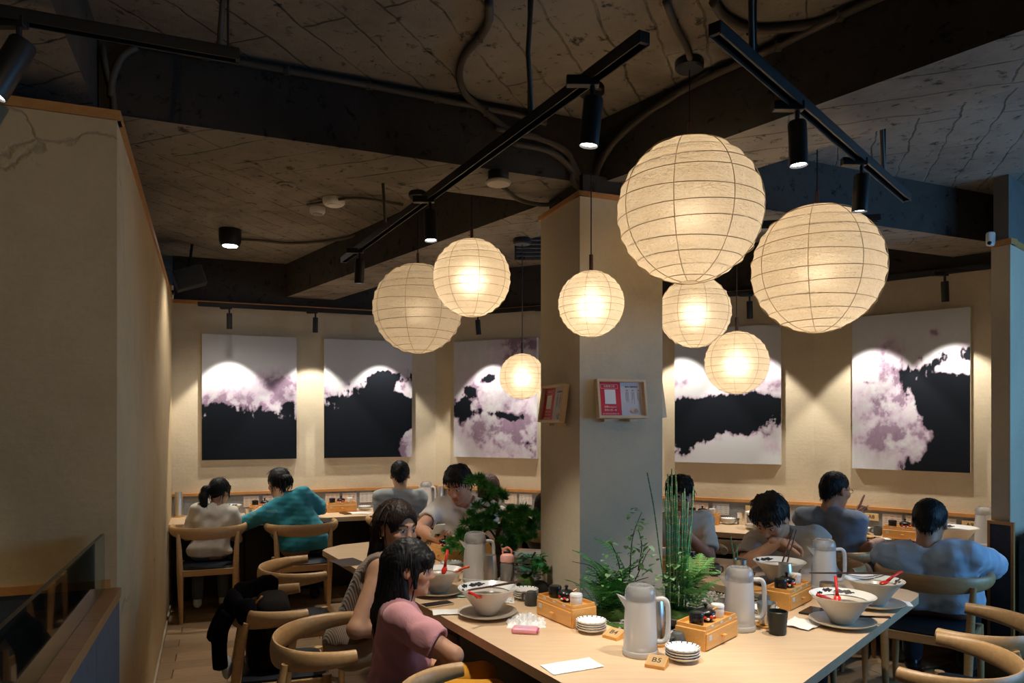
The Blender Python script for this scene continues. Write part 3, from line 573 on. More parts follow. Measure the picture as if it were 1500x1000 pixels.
# ---------------------------------------------------------------- chairs
def sweep(pts, prof, seg=14):                                # elliptical section: prof gives (half height, half thickness)
    n = len(pts); vs = []
    for i, p in enumerate(pts):
        p = Vector(p); t = (Vector(pts[min(i+1,n-1)])-Vector(pts[max(i-1,0)])).normalized(); up = Vector((0,0,1)); s = t.cross(up).normalized(); u = s.cross(t)
        a, b = prof[i]
        for k in range(seg): an = 2*math.pi*k/seg; vs.append(p+u*a*math.sin(an)+s*b*math.cos(an))
    fs = [(i*seg+k, (i+1)*seg+k, (i+1)*seg+(k+1)%seg, i*seg+(k+1)%seg) for i in range(n-1) for k in range(seg)]+[tuple(range(seg)), tuple((n-1)*seg+k for k in range(seg))[::-1]]
    return G().add(vs, fs)
def make_chair():
    t = thing('elbow_chair', 'oak elbow chair', 'chair', (0,0,0), 0, 'oak elbow chairs')
    n = 30; pts, pf = [], []
    for i in range(n+1):
        s = -1+2*i/n; a = s*math.radians(104); k = abs(s)**1.6
        pts.append((.285*math.sin(a), .03-.245*math.cos(a)+.02*abs(s)**3, .715-.012*math.cos(a)+.012*abs(s)**2)); pf.append((.050*(1-k)+.025*k, .013*(1-k)+.023*k))
    sweep(pts, pf).ob('backrest', M_chair, t, 50)
    for s in (-1,1):
        G().tube([(s*.195,-.215,0),(s*.20,-.205,.20),(s*.205,-.20,.40),(s*.213,-.175,.58),(s*.222,-.15,.70)], [.013,.020,.024,.020,.014], 10).ob('leg', M_chair, t, 50)
        G().tube([(s*.225,.215,0),(s*.22,.205,.22),(s*.215,.20,.43)], [.013,.020,.021], 10).ob('leg', M_chair, t, 50)
        G().rbox((s*.21,0,.395),(.022,.39,.045),.004,s*-.03).ob('side_rail', M_chair, t)
    G().rbox((0,-.2,.395),(.40,.022,.05),.004).ob('back_rail', M_chair, t); G().rbox((0,.2,.395),(.42,.022,.05),.004).ob('front_rail', M_chair, t)
    g = G(); N = 10; vs = []; fs = []
    for layer, zz in ((0,.415),(1,None)):
        for j in range(N+1):
            for i in range(N+1):
                x, y = -1+2*i/N, -1+2*j/N; m_ = 1-.5*(x*x*y*y); X = x*.215*(.95+.05*y)*(1-.04*abs(y)**4); Y = y*.205*(1-.05*abs(x)**4)
                vs.append((X, Y, zz if zz else .428+.028*(1-x**6)*(1-y**6)))
    M = (N+1)**2
    for j in range(N):
        for i in range(N): a = j*(N+1)+i; fs += [(a+M, a+1+M, a+N+2+M, a+N+1+M), (a+N+1, a+N+2, a+1, a)]
    for i in range(N): fs += [(i, i+1, i+1+M, i+M), (N*(N+1)+i+1, N*(N+1)+i, N*(N+1)+i+M, N*(N+1)+i+1+M), ((i+1)*(N+1), i*(N+1), i*(N+1)+M, (i+1)*(N+1)+M), (i*(N+1)+N, (i+1)*(N+1)+N, (i+1)*(N+1)+N+M, i*(N+1)+N+M)]
    g.add(vs, fs); g.ob('seat_pad', M_leather, t, 50); return t
CH = [None]
def chair(x, y, head, label):                                # head: compass heading the sitter looks to, degrees from +Y to +X
    rz = -math.radians(head)
    if CH[0] is None: CH[0] = make_chair(); CH[0].location = (x,y,0); CH[0].rotation_euler = (0,0,rz); CH[0]['label'] = label; return CH[0]
    return dup(CH[0], (x,y,0), rz, label)
chair(-2.50,5.97,-21,'oak elbow chair under the ponytailed child at the counter')
chair(-1.78,6.13,-21,'oak elbow chair under the person in the turquoise shirt')
chair(-1.00,6.50,-18,'oak elbow chair under the man in the grey polo shirt at the counter')
chair(-1.27,4.29,64,'empty oak elbow chair at the left end of the ring table')
chair(-1.12,3.49,70,'oak elbow chair with a backpack and black jacket hung over it')
chair(-.74,2.93,78,'oak elbow chair under the girl in the pink shirt')
chair(-.13,2.25,60,'empty oak elbow chair in front of the white paper napkin')
chair(1.60,2.63,-48,'empty oak elbow chair beside the bowl on the right table edge')
chair(2.01,3.10,-48,'empty oak elbow chair next to the rounded right table corner')
chair(2.41,4.16,38,'oak elbow chair under the man in the pale blue shirt')
chair(2.14,4.92,48,'oak elbow chair under the man with the raised finger')
chair(1.62,5.38,25,'empty oak elbow chair at the counter behind the two young men')
chair(1.87,4.45,232,'oak elbow chair under the young man eating with chopsticks')
chair(1.17,5.01,190,'oak elbow chair under the man behind the horsetail stems')
chair(-.36,5.42,190,'oak elbow chair under the man in the white shirt')
chair(-.30,6.26,26,'oak elbow chair under the person with the brown bob')
chair(.33,5.82,26,'oak elbow chair behind the pillar at the counter')
# ---------------------------------------------------------------- tableware
def thin_plastic(name, col, clear, gloss, rough):
    m = NT(name); d = m.new('ShaderNodeBsdfDiffuse'); t = m.new('ShaderNodeBsdfTranslucent'); a = m.new('ShaderNodeMixShader'); a.inputs[0].default_value = .34
    for n in (d, t): n.inputs['Color'].default_value = (*col, 1)
    m.l(d.outputs[0], a.inputs[1]); m.l(t.outputs[0], a.inputs[2]); tr = m.new('ShaderNodeBsdfTransparent'); b = m.new('ShaderNodeMixShader'); b.inputs[0].default_value = clear; m.l(a.outputs[0], b.inputs[1]); m.l(tr.outputs[0], b.inputs[2])
    gl = m.new('ShaderNodeBsdfGlossy'); gl.inputs['Roughness'].default_value = rough; fr2 = m.new('ShaderNodeFresnel'); fr2.inputs[0].default_value = 1.45; c = m.new('ShaderNodeMixShader'); m.l(m.math('MULTIPLY', fr2.outputs[0], gloss), c.inputs[0]); m.l(b.outputs[0], c.inputs[1]); m.l(gl.outputs[0], c.inputs[2]); m.l(c.outputs[0], m.n['Material Output'].inputs[0]); return m.m
M_frost = thin_plastic('frosted_plastic', (.96,.97,.99), .30, 1.0, .25); M_clear = thin_plastic('clear_plastic', (.92,.94,.97), .70, 1.3, .06)
def pitcher(p, rz, label, s=1.0):
    t = thing('water_pitcher', label, 'pitcher', p, rz, 'frosted water pitchers'); t.scale = (s,s,s)
    G().lathe([(1e-4,.004),(.060,.004),(.064,.02),(.062,.03),(.060,.11),(.0555,.21),(.0545,.225)], 36).ob('body', M_frost, t, True)
    G().lathe([(.0655,0),(.0665,.008),(.0655,.02),(.0615,.026),(.0605,.02),(.0605,0)], 36, closed=True).ob('base_ring', M_frost, t, True)
    G().lathe([(.057,.205),(.0585,.222),(.056,.236),(.050,.251),(.040,.258),(.030,.254),(.022,.2535),(1e-4,.2535)], 36).ob('lid', M_clear, t, True)
    G().tube(catmull([(.052,0,.205),(.082,0,.207),(.098,0,.19),(.101,0,.13),(.098,0,.075),(.084,0,.052),(.058,0,.05)], 6), .0095, 10, flat=1.35).ob('handle', M_frost, t, True)
    G().add([(-.045,-.028,.20),(-.045,.028,.20),(-.088,.0,.222),(-.050,-.020,.165),(-.050,.020,.165)], [(0,2,3),(2,1,4),(3,2,4),(0,1,2)]).ob('spout', M_frost, t)
    return t
def scup(g, z0, inv=False, s=1.0, r0=.030, r1=.038, h=.085):
    pr = [(1e-4,0),(r0,0),(r0+.001,.002),(r1,h),(r1-.002,h),(r0-.001,.004),(1e-4,.004)]
    if inv: pr = [(r, h-z) for r, z in pr]
    return g.lathe([(r*s, z0+z*s) for r, z in pr], 24)
def steel_cup(p, label, s=1.0):
    t = tag(scup(G(), 0, False, s).ob('steel_cup', M_steel, None, 40, p), label, 'cup', 'steel cups on the table'); return t
def cup_stack(p, n, label, grp):
    for k in range(n): tag(scup(G(), 0, True).ob('steel_cup', M_steel, None, 40, (p[0],p[1],p[2]+.012+k*.026)), ('topmost ' if k == n-1 else 'lowest ' if k == 0 else 'middle ')+label, 'cup', grp)
    tag(G().lathe([(1e-4,0),(.046,0),(.047,.004),(.047,.010),(1e-4,.012)], 24).ob('wooden_coaster', M_bamboo, None, 40, p), 'round wooden coaster under '+grp, 'coaster')
def plates(p, n, label, s=1.0):
    for k in range(n): 
        t = thing('side_plate', ('topmost ' if k == n-1 else 'lowest ' if k == 0 else 'middle ')+label, 'plate', (p[0],p[1],p[2]+k*.0095), k*.7); 
        G().lathe([(1e-4,.002),(.028*s,0),(.030*s,.004),(.055*s,.013),(.062*s,.020),(.0625*s,.022),(.060*s,.0215),(.053*s,.0155),(.028*s,.007),(1e-4,.006)], 30).ob('dish', M_plate, t, 50)
        if k == n-1 or k == 0:
            g = G()
            for i in range(18): a = 2*math.pi*i/18; M = Matrix.Rotation(a,4,'Z') @ Matrix.Translation((.0585*s,0,.0203)) @ Matrix.Rotation(-.62,4,'Y'); g.box(None,(.008,.0045,.0012),mat=M)
            g.ob('rim_marks', pmat('indigo_glaze',(.02,.03,.10),.25), t)
        t['group'] = label
def bowl(p, label, plabel, s=1.0, rz=0, broth=True, col=None, mark=0):
    pl = tag(G().lathe([(1e-4,.004),(.05,.0),(.055,.004),(.11*s,.012),(.132*s,.022),(.133*s,.025),(.128*s,.0245),(.108*s,.017),(.05,.010),(1e-4,.010)], 40).ob('saucer_plate', col or M_ceram, None, 50, p, rz), plabel, 'plate')
    t = thing('noodle_bowl', label, 'bowl', (p[0],p[1],p[2]+.010), rz)
    G().lathe([(1e-4,.0),(.042*s,.0),(.046*s,.006),(.075*s,.05*s),(.105*s,.092*s),(.130*s,.115*s),(.132*s,.118*s),(.128*s,.1185*s),(.101*s,.094*s),(.070*s,.052*s),(.04*s,.012),(1e-4,.010)], 44).ob('wall', M_ceram, t, 60)
    g = G(); N = 40; rr = np.random.RandomState(5+mark); seg = 44
    # white glazed rim with brush-stroke print, laid just above the inner wall
    def rim(u): return (.099+.0295*u)*s, (.0955+.0232*u)*s
    vs = []
    for k in range(seg):
        a = 2*math.pi*k/seg
        for u in (0,.33,.66,1.0): r, z = rim(u); vs.append((r*math.cos(a)*.998, r*math.sin(a)*.998, z+.0012))
    G().add(vs, [(k*4+i, ((k+1)%seg)*4+i, ((k+1)%seg)*4+i+1, k*4+i+1) for k in range(seg) for i in range(3)]).ob('rim_glaze', M_plate, t, True)
    g = G()
    for a0, w_, u0, u1 in ((.5,.75,.08,.8),(1.3,.40,.25,.95),(1.75,.35,.1,.55),(2.6,.25,.3,.7),(3.5,.15,.25,.65),(3.75,.15,.25,.65)):
        m_ = 12; vs = []
        for i in range(m_+1):
            a = a0+w_*i/m_; c0 = (u0+u1)/2+.06*math.sin(i*2.3); hw_ = (u1-u0)/2*(math.sin(math.pi*min(1,max(0,(i+.3)/(m_+.6))))**.6)*(.75+.25*math.sin(i*5.1))
            for u in (c0-hw_, c0+hw_): r, z = rim(u); vs.append((r*math.cos(a)*.998, r*math.sin(a)*.998, z+.0022))
        g.add(vs, [(2*i,2*i+2,2*i+3,2*i+1) for i in range(m_)])
    g.ob('brush_print', pmat('black_ink',(.012,.012,.014),.5), t)['kind'] = 'stuff'
    if broth:
        g = G(); g.lathe([(1e-4,.080*s),(.05*s,.082*s),(.089*s,.080*s)], 32); g.ob('broth', pmat('dark_broth',(.025,.018,.014),.12), t, True)
    return t
def stick_pair(a, b, label, gap=.009):
    a, b = Vector(a), Vector(b); s = (b-a).cross(Vector((0,0,1))).normalized()*gap
    for k in (-.5,.5): tag(G().tube([a+s*k, b+s*k*1.6], [.0022,.0042], 8).ob('chopstick', M_darkwood, None, 40), label, 'chopstick', label)
def spoon(p, rz, m, label, tilt=.5, s=1.0):
    M = Matrix.Translation(Vector(p)) @ Matrix.Rotation(rz,4,'Z') @ Matrix.Rotation(-tilt,4,'Y')
    t = thing('soup_spoon', label, 'spoon', p); g = G(); g.sphere((0,0,0),(.030*s,.019*s,.008*s),14,8); g.v = [tuple(M.to_3x3() @ Vector(v)) for v in g.v]; g.ob('spoon_head', m, t, True)
    g = G().tube([M.to_3x3() @ Vector(v) for v in ((.022*s,0,.002),(.06*s,0,.012),(.125*s,0,.02))], [.008,.006,.007], 8); g.ob('handle', m, t, True)
def lid_jar(p, m, label, s=1.0, cat='jar', spoonm=None, nm='condiment_jar'):
    t = thing(nm, label, cat, p); G().lathe([(1e-4,0),(.024*s,0),(.026*s,.004),(.0265*s,.036),(.0255*s,.04),(1e-4,.04)], 24).ob('body', m, t, 50); G().lathe([(.0275*s,.038),(.028*s,.044),(.025*s,.05),(.012*s,.052),(1e-4,.052),(1e-4,.038)], 24).ob('lid', m, t, 50)
    if spoonm: G().tube([(.018*s,.006,.03),(.034*s,.016,.068)], .0028, 6).ob('spoon_tip', spoonm, t)
def sauce_pot(p, label, tip=None):
    t = thing('lacquer_pot', label, 'pot', p); G().lathe([(1e-4,0),(.022,0),(.024,.003),(.036,.018),(.038,.030),(.036,.034),(1e-4,.034)], 24).ob('body', M_blackc, t, 50)
    G().lathe([(.039,.033),(.038,.037),(.024,.046),(.006,.049),(.005,.056),(.009,.062),(.007,.067),(1e-4,.068),(1e-4,.033)], 24).ob('lid', M_blackc, t, 50)
    g = G()
    for a, z in ((-1.9,.018),(-1.2,.022),(-.5,.017),(-2.6,.022)): g.sphere((.034*math.cos(a),.034*math.sin(a),z),(.008,.008,.007),8,6)
    g.ob('painted_blossom', M_red, t, True)
    g = G()
    for a, z in ((-1.55,.013),(-.85,.024),(-2.25,.014)): g.sphere((.0335*math.cos(a),.0335*math.sin(a),z),(.007,.007,.006),8,6)
    g.ob('painted_petal', M_plate, t, True)
    if tip: G().tube([(.02,0,.036),(.046,.004,.05)], .004, 6).ob('ladle_handle', tip, t)
def mug(p, label, inv=False, rz=0):
    t = thing('stoneware_mug', label, 'mug', p, rz); pr = [(1e-4,0),(.024,0),(.029,.006),(.031,.03),(.028,.06),(.026,.066),(.0235,.066),(.027,.03),(.024,.008),(1e-4,.006)]
    if inv: pr = [(1e-4,.066),(.018,.066),(.022,.062),(.030,.035),(.031,.01),(.0295,0),(.027,0),(.027,.03),(1e-4,.05)]
    G().lathe(pr, 24).ob('body', M_charc, t, 50); G().tube(catmull([(.027,0,.05),(.047,0,.048),(.048,0,.022),(.028,0,.016)],5), .0042, 8).ob('handle', M_charc, t, True)
def sheet(p, w, d, rz, label, nm='paper_napkin', m=None, crumple=.0015, cat='napkin', seed=1):
    N = 14; n_ = fbm(N+1,N+1,4,4,3,seed); g = G(); vs = [(w*(i/N-.5), d*(j/N-.5), .0012+crumple*2*n_[j,i]) for j in range(N+1) for i in range(N+1)]
    g.add(vs, [(j*(N+1)+i, j*(N+1)+i+1, (j+1)*(N+1)+i+1, (j+1)*(N+1)+i) for j in range(N) for i in range(N)]); return tag(g.ob(nm, m or M_paper, None, True, p, rz), label, cat)
def crumpled(p, r, h, label, seed, m=None):
    rr = np.random.RandomState(seed); N = 22; a = fbm(N+1,N+1,5,5,4,seed,.7); vs = []
    for j in range(N+1):
        for i in range(N+1):
            x, y = -1+2*i/N, -1+2*j/N; d = math.sqrt(x*x+y*y); vs.append((r*x*(1+.3*(a[i,j]-.5)), r*y*(1+.3*(a[j,i]-.5)), max(.001, h*(1-.75*d*d)*(.25+1.5*abs(a[j,i]-.5)*3)*.8)))
    return tag(G().add(vs, [(j*(N+1)+i, j*(N+1)+i+1, (j+1)*(N+1)+i+1, (j+1)*(N+1)+i) for j in range(N) for i in range(N)]).ob('crumpled_tissue', m or M_paper, None, False, p), label, 'tissue')
def text_mesh(body, size, mat, parent, M, name='lettering', align='CENTER', space=1.0, extr=.0004):
    cu = bpy.data.curves.new('t','FONT'); cu.body = body; cu.size = size; cu.align_x = align; cu.align_y = 'CENTER'; cu.extrude = extr; cu.space_character = space
    o = bpy.data.objects.new('t', cu); C.objects.link(o); dg = bpy.context.evaluated_depsgraph_get(); me = bpy.data.meshes.new_from_object(o.evaluated_get(dg)); bpy.data.objects.remove(o); bpy.data.curves.remove(cu)
    me.transform(M); me.materials.clear(); me.materials.append(mat); me.name = name; return link(name, me, parent)
M_ink = pmat('dark_ink', (.02,.016,.014), .6)
def condiment_box(p, rz, label, who, items=True, L=.275, Dp=.125, H=.078):
    t = thing('condiment_box', label, 'box', p, rz, 'bamboo condiment boxes')
    G().rbox((0,0,H/2),(L,Dp,H),.002,0,1).ob('carcass', M_bamboo, t)
    g = G().rbox((0,-Dp/2-.002,H*.45),(L-.012,.006,H*.78),.0015,0,1); dr = g.ob('drawer', M_bamboo, t); G().rbox((0,-Dp/2-.012,H*.45),(.022,.014,.010),.002).ob('knob', M_bamboo, dr)
    G().box((0,-Dp/2+.004,H+.007),(L-.02,.006,.014)).box((0,Dp/2-.004,H+.007),(L-.02,.006,.014)).box((-L/2+.01,0,H+.007),(.006,Dp-.01,.014)).box((L/2-.01,0,H+.007),(.006,Dp-.01,.014)).ob('tray_rim', M_bamboo, t)
    sm = pmat('sticker', (.62,.64,.66), .5)
    for x, z, w in ((-L*.42,H*.72,.022),): G().box((x+.012,-Dp/2-.0056,z-.01),(w,.001,.018)).ob('label_sticker', sm, t)
    for x in (-.075,0,.075): G().box((x,-Dp/2+.0005,H+.006),(.02,.001,.008)).ob('label_sticker', sm, t)
    if items:
        M = Matrix.Translation(Vector(p)) @ Matrix.Rotation(rz,4,'Z'); z = H+.001
        lid_jar(M @ Vector((-.085,0,z)), M_blackc, 'black lidded jar on '+who, 1.05, spoonm=None); sauce_pot(M @ Vector((-.002,.004,z)), 'black lacquer pot with painted blossoms on '+who, M_bamboo); lid_jar(M @ Vector((.082,-.004,z)), M_plate, 'white lidded jar on '+who, 1.0, spoonm=M_charc)
    return t
RL, RR = math.atan2(-.863,.505), math.atan2(.743,.669)
condiment_box((.235,3.150,.74), RL, 'bamboo condiment box left of the pillar foot beside the crumpled tissue', 'the box left of the pillar foot')
condiment_box((.765,2.842,.74), RR, 'bamboo condiment box between the two nearest pitchers', 'the box between the nearest pitchers')
condiment_box((1.305,3.425,.74), RR, 'bamboo condiment box in front of the young man with chopsticks', 'the box before the young man')
condiment_box((-.395,4.50,.74), RL, 'bamboo condiment box beside the left pitcher and bonsai', 'the box beside the bonsai', False)
lid_jar((-.375,4.44,.819), M_plate, 'white lidded jar on the box beside the bonsai', 1.1); sauce_pot((-.42,4.53,.819), 'black lacquer pot on the box beside the bonsai')
condiment_box((-.24,4.74,.74), math.radians(166), 'bamboo condiment box under the bonsai branches by the man with the phone', 'x', False)
condiment_box((.945,4.13,.74), math.radians(127), 'bamboo condiment box in front of the man behind the horsetail', 'the box behind the horsetail', False)
lid_jar((1.0,4.07,.819), M_blackc, 'black lidded jar on the box behind the horsetail', 1.2); lid_jar((.89,4.19,.819), M_plate, 'white lidded jar on the box behind the horsetail')
pitcher(W(938,958), -.15, 'frosted water pitcher standing behind the B5 table number'); pitcher(W(1083,921), -.1, 'frosted water pitcher behind the black ribbed cup', 1.0)
pitcher(W(1207,863), -.15, 'frosted water pitcher next to the young man with chopsticks'); pitcher(W(696,851), .3, 'frosted water pitcher beside the pink-capped bottle', 1.03)
cup_stack(W(718,862), 4, 'inverted steel cup in the stack beside the pink-capped bottle', 'steel cup stack beside the bottle')
cup_stack(W(960,943), 4, 'inverted steel cup in the stack behind the nearest pitcher handle', 'steel cup stack behind the nearest pitcher')
cup_stack(W(1150,868), 3, 'inverted steel cup in the stack behind the right condiment box', 'steel cup stack behind the right box')
t = thing('water_bottle', 'clear water bottle with a pink loop cap', 'bottle', W(743,862)); M_pink = pmat('coral_plastic', (.86,.30,.22), .4)
G().lathe([(1e-4,.002),(.034,.002),(.036,.008),(.036,.12),(.034,.135),(.030,.14),(.029,.137),(.034,.118),(.034,.01),(1e-4,.008)], 28).ob('body', M_clear, t, True); G().lathe([(1e-4,.006),(.0325,.008),(.0325,.075),(1e-4,.075)], 24).ob('water', M_clear, t, 40)
G().lathe([(.032,.138),(.036,.142),(.036,.165),(.031,.175),(.018,.180),(1e-4,.180),(1e-4,.138)], 28).ob('cap', pmat('pink_cap', (.82,.45,.40), .4), t, 40); G().tube(catmull([(-.02,0,.172),(-.022,0,.195),(0,0,.212),(.022,0,.195),(.02,0,.172)],6), .005, 8).ob('carry_loop', M_pink, t, True)
plates(W(866,925), 4, 'blue-rimmed white plate stacked beside the B4 table number'); plates(W(1000,967), 4, 'blue-rimmed white plate stacked beside the B5 table number'); plates(W(770,877), 4, 'blue-rimmed white plate stacked behind the crumpled tissue')
plates(W(661,838), 5, 'blue-rimmed white plate stacked beside the left pitcher'); plates((1.115,3.195,.74), 3, 'blue-rimmed white plate stacked behind the black ribbed cup')
bowl(W(714,902), 'cream noodle bowl with chopsticks across the rim beside the crumpled tissue', 'cream saucer plate under the bowl beside the crumpled tissue', 1.0, 1.2)
bowl(W(642,870), 'cream noodle bowl in front of the girl in pink', 'cream saucer plate under the bowl in front of the girl', .95, 2.0, mark=1)
bowl(W(1234,915), 'cream noodle bowl with a red spoon nearest the right table edge', 'blue-grey saucer plate under the bowl nearest the right edge', 1.0, .2, mark=2)
bowl(W(1281,888), 'cream noodle bowl with long chopsticks by the rounded table corner', 'blue-grey saucer plate under the bowl by the rounded corner', .98, 2.6, mark=3)
bowl(W(1142,857), 'cream noodle bowl the young man is eating from', 'brown saucer plate under the young man\'s bowl', 1.0, 1.0, mark=4, col=pmat('brown_ceramic',(.30,.24,.19),.4))
def z_(p, z): return Vector((p[0],p[1],z))
b = W(714,902); stick_pair(b+Vector((-.08,-.06,.128)), b+Vector((.16,.05,.145)), 'dark chopstick resting on the bowl beside the crumpled tissue')
spoon(b+Vector((-.03,-.125,.112)), -2.4, M_red, 'red spoon on the bowl beside the crumpled tissue', .2, .5)
b = W(642,870); spoon(b+Vector((.03,.0,.12)), 1.2, M_red, 'red spoon standing in the bowl before the girl', 1.0, .8); spoon(b+Vector((.10,-.07,.129)), -.3, M_orange, 'orange spoon tip on the bowl before the girl', .1, .5)
b = W(1234,915); spoon(b+Vector((-.055,-.035,.112)), math.pi+.35, M_red, 'red spoon lying on the rim of the bowl nearest the right edge', .12, .7); spoon(b+Vector((.0,.045,.098)), 1.3, M_red, 'red spoon handle rising behind the bowl nearest the right edge', .8, .8); stick_pair(b+Vector((.072,.03,.028)), b+Vector((.20,-.005,.034)), 'dark chopstick on the saucer nearest the right edge')
b = W(1281,888); stick_pair(b+Vector((-.26,.10,.135)), b+Vector((.14,.09,.135)), 'dark chopstick lying across the bowl by the rounded corner'); spoon(b+Vector((.03,-.03,.118)), .35, M_red, 'red spoon in the bowl by the rounded corner', .2, .9)
steel_cup(W(1213,880), 'single steel cup in front of the right pitcher', 1.05); steel_cup(W(664,851), 'single steel cup beside the left plate stack', 1.0); steel_cup(z_(W(1123,917),.751), 'single steel cup beside the pitcher handle behind the black ribbed cup', 1.05)
t = tag(G().lathe([(1e-4,0),(.031,0),(.033,.003)]+[(.033+.0065*i/9+(.0012 if i%2 else 0), .006+.086*i/9) for i in range(10)]+[(.0385,.094),(.036,.093),(.031,.006),(1e-4,.005)], 28).ob('ribbed_cup', pmat('dark_green_black', (.018,.022,.018), .35), None, 40, W(1139,928)), 'black ribbed beaker on the right half of the table', 'cup')
mug(W(778,886), 'charcoal mug beside the left condiment box', True, 2.5); mug((.626,2.732,.74), 'charcoal mug upside down behind the B5 plates', True, 3.9); mug((1.155,3.315,.74), 'charcoal mug upside down beside the right condiment box', True, 2.6); mug(W(1047,843), 'charcoal mug behind the horsetail bowl', False, .2)
t = thing('small_cup', 'small orange cup behind the pitcher at the back right', 'cup', W(1098,850)); G().lathe([(1e-4,0),(.018,0),(.020,.004),(.032,.045),(.030,.045),(.018,.006),(1e-4,.006)], 20).ob('bowl', M_orange, t, 50); G().lathe([(.0335,.044),(.033,.048),(.030,.048),(.030,.044)], 20, closed=True).ob('rim', M_plate, t)
tag(G().lathe([(1e-4,0),(.05,0),(.052,.003),(.052,.009),(1e-4,.011)], 24).ob('wooden_coaster', M_bamboo, None, 40, W(1103,863)), 'round wooden coaster beside the orange cup', 'coaster')
tag(G().lathe([(1e-4,0),(.045,0),(.047,.003),(.047,.009),(1e-4,.011)], 24).ob('wooden_coaster', M_bamboo, None, 40, W(1123,917)), 'round wooden coaster under the single steel cup beside the pitcher handle', 'coaster')
sheet(W(838,976), .20, .105, .42, 'flat white paper napkin on the bare near end of the table', seed=3); sheet(W(1174,915), .15, .13, .75, 'white napkin beside the black ribbed cup', seed=5, crumple=.006); sheet(W(1312,884), .13, .09, -.3, 'white napkin by the rounded table corner', seed=6, crumple=.004)
sheet(W(660,897), .16, .09, .15, 'printed white paper wrapper beside the bowl before the girl', 'paper_wrapper', seed=7, crumple=.004, cat='paper'); sheet((.10,4.72,.74), .30, .12, .25, 'white menu sheet on the far side of the ring table', 'menu_sheet', seed=8, crumple=.001, cat='paper')
crumpled(W(771,912), .08, .05, 'crumpled translucent white tissue beside the noodle bowl', 4); crumpled(W(738,880), .05, .03, 'small crumpled tissue behind the noodle bowl', 9)
t = thing('tissue_pack', 'small pink tissue pack in front of the crumpled tissue', 'tissue pack', W(769,926), -.15); G().rbox((0,0,.011),(.105,.062,.022),.009,0,3).ob('wrapper', pmat('pink_wrap',(.80,.36,.46),.3), t, True); G().box((.053,0,.012),(.006,.06,.004)).ob('seam_edge', pmat('magenta',(.55,.04,.25),.4), t); G().box((0,0,.0225),(.05,.022,.001)).ob('print', pmat('lilac',(.6,.45,.65),.4), t)
def phone(p, rz, m, label, tilt=None):
    t = thing('smartphone', label, 'phone', p, rz); G().rbox((0,0,.004),(.072,.148,.008),.003).ob('case', m, t); G().box((0,0,.0083),(.066,.14,.0006)).ob('screen', pmat('phone_glass',(.015,.015,.018),.08), t); return t
phone(W(640,886), -1.0, pmat('gold_case',(.62,.46,.26),.3,.3), 'gold smartphone beside the bowl before the girl'); phone(W(1190,896), RR+math.pi/2, M_blackc, 'black smartphone beside the white napkin on the right')
t = thing('leaf_dish', 'mint green leaf-shaped dish behind the noodle bowl', 'dish', W(681,873), .2); G().sphere((0,0,.006),(.055,.035,.007),20,8).ob('dish', pmat('mint_glaze',(.42,.60,.50),.25), t, True); G().tube([(-.05,0,.008),(.05,0,.014)], .002, 6).ob('vein', M_plate, t)
sheet((-1.00,4.42,.74), .24, .16, -.95, 'dark brown place mat at the left end of the ring table', 'place_mat', pmat('brown_mat',(.05,.036,.036),.8), .0005, 'place mat')
def number_block(p, rz, txt, label):
    t = thing('table_number_block', label, 'table number', p, rz); g = G(); g.add([(-.035,-.028,0),(.035,-.028,0),(.035,.028,0),(-.035,.028,0),(-.035,-.028,.012),(.035,-.028,.012),(.035,.028,.032),(-.035,.028,.032)], [(3,2,1,0),(4,5,6,7),(0,1,5,4),(1,2,6,5),(2,3,7,6),(3,0,4,7)]); g.ob('block', M_bamboo, t)
    an = math.atan2(.02,.056); M = Matrix.Translation((0,0,.0222)) @ Matrix.Rotation(an,4,'X')
    G().box(None,(.062,.052,.0008),mat=M).ob('face_plate', pmat('brass_face',(.50,.33,.16),.4), t); text_mesh(txt, .034, M_ink, t, M @ Matrix.Translation((0,0,.0008)))
number_block(W(899,934), RL+.25, 'B4', 'wooden table number block marked B4'); number_block(W(962,976), RR-2.9+math.pi*.5, 'B5', 'wooden table number block marked B5')
# on the counter: positions given by wall, picture column and distance from the wall
def oc(i, px, d): 
    w = off([P0,P1,P2,P3], d); p = along(v3(w[i],0), v3(w[i+1],0), px); return Vector((p.x,p.y,.74))
def wdir(i): a, b = ((P0,P1),(P1,P2),(P2,P3))[i]; t = (b-a).normalized(); return math.atan2(t.y,t.x)
for i, px, d, lab, who in ((0,388,.16,'bamboo condiment box on the counter between the child and the turquoise shirt','the counter box by the child'),(0,500,.22,'bamboo condiment box on the counter left of the grey polo shirt','the counter box by the grey polo'),(1,1029,.20,'bamboo condiment box on the counter under two menu sheets','the counter box under the menu sheets'),(2,1326,.18,'bamboo condiment box on the counter left of the pale blue shirt','the counter box by the pale blue shirt')):
    condiment_box(oc(i,px,d), wdir(i), lab, who)
cup_stack(oc(0,262,.12), 6, 'inverted steel cup in the stack at the left end of the counter', 'steel cup stack at the counter end'); cup_stack(oc(0,645,.12), 5, 'inverted steel cup in the stack beside the counter pitcher', 'steel cup stack by the counter pitcher')
pitcher(oc(0,624,.20), -.3, 'frosted water pitcher on the counter right of the grey polo shirt'); pitcher(oc(2,1443,.15), 1.4, 'frosted water pitcher on the counter under the A9 tag', 1.05); pitcher(oc(0,306,.14), 2.4, 'frosted water pitcher on the counter behind the ponytail')
mug(oc(0,470,.15), 'charcoal mug on the counter right of the turquoise shirt', False, 2.0); mug(oc(2,1286,.14), 'charcoal mug on the counter below the A8 tag', False, 2.8)
plates(oc(1,1067,.15), 4, 'blue-rimmed white plate on the counter beside the condiment box under the menus'); plates(oc(2,1263,.14), 4, 'blue-rimmed white plate on the counter in front of the raised finger'); plates(oc(0,534,.2), 3, 'blue-rimmed white plate on the counter beside the box left of the grey polo')
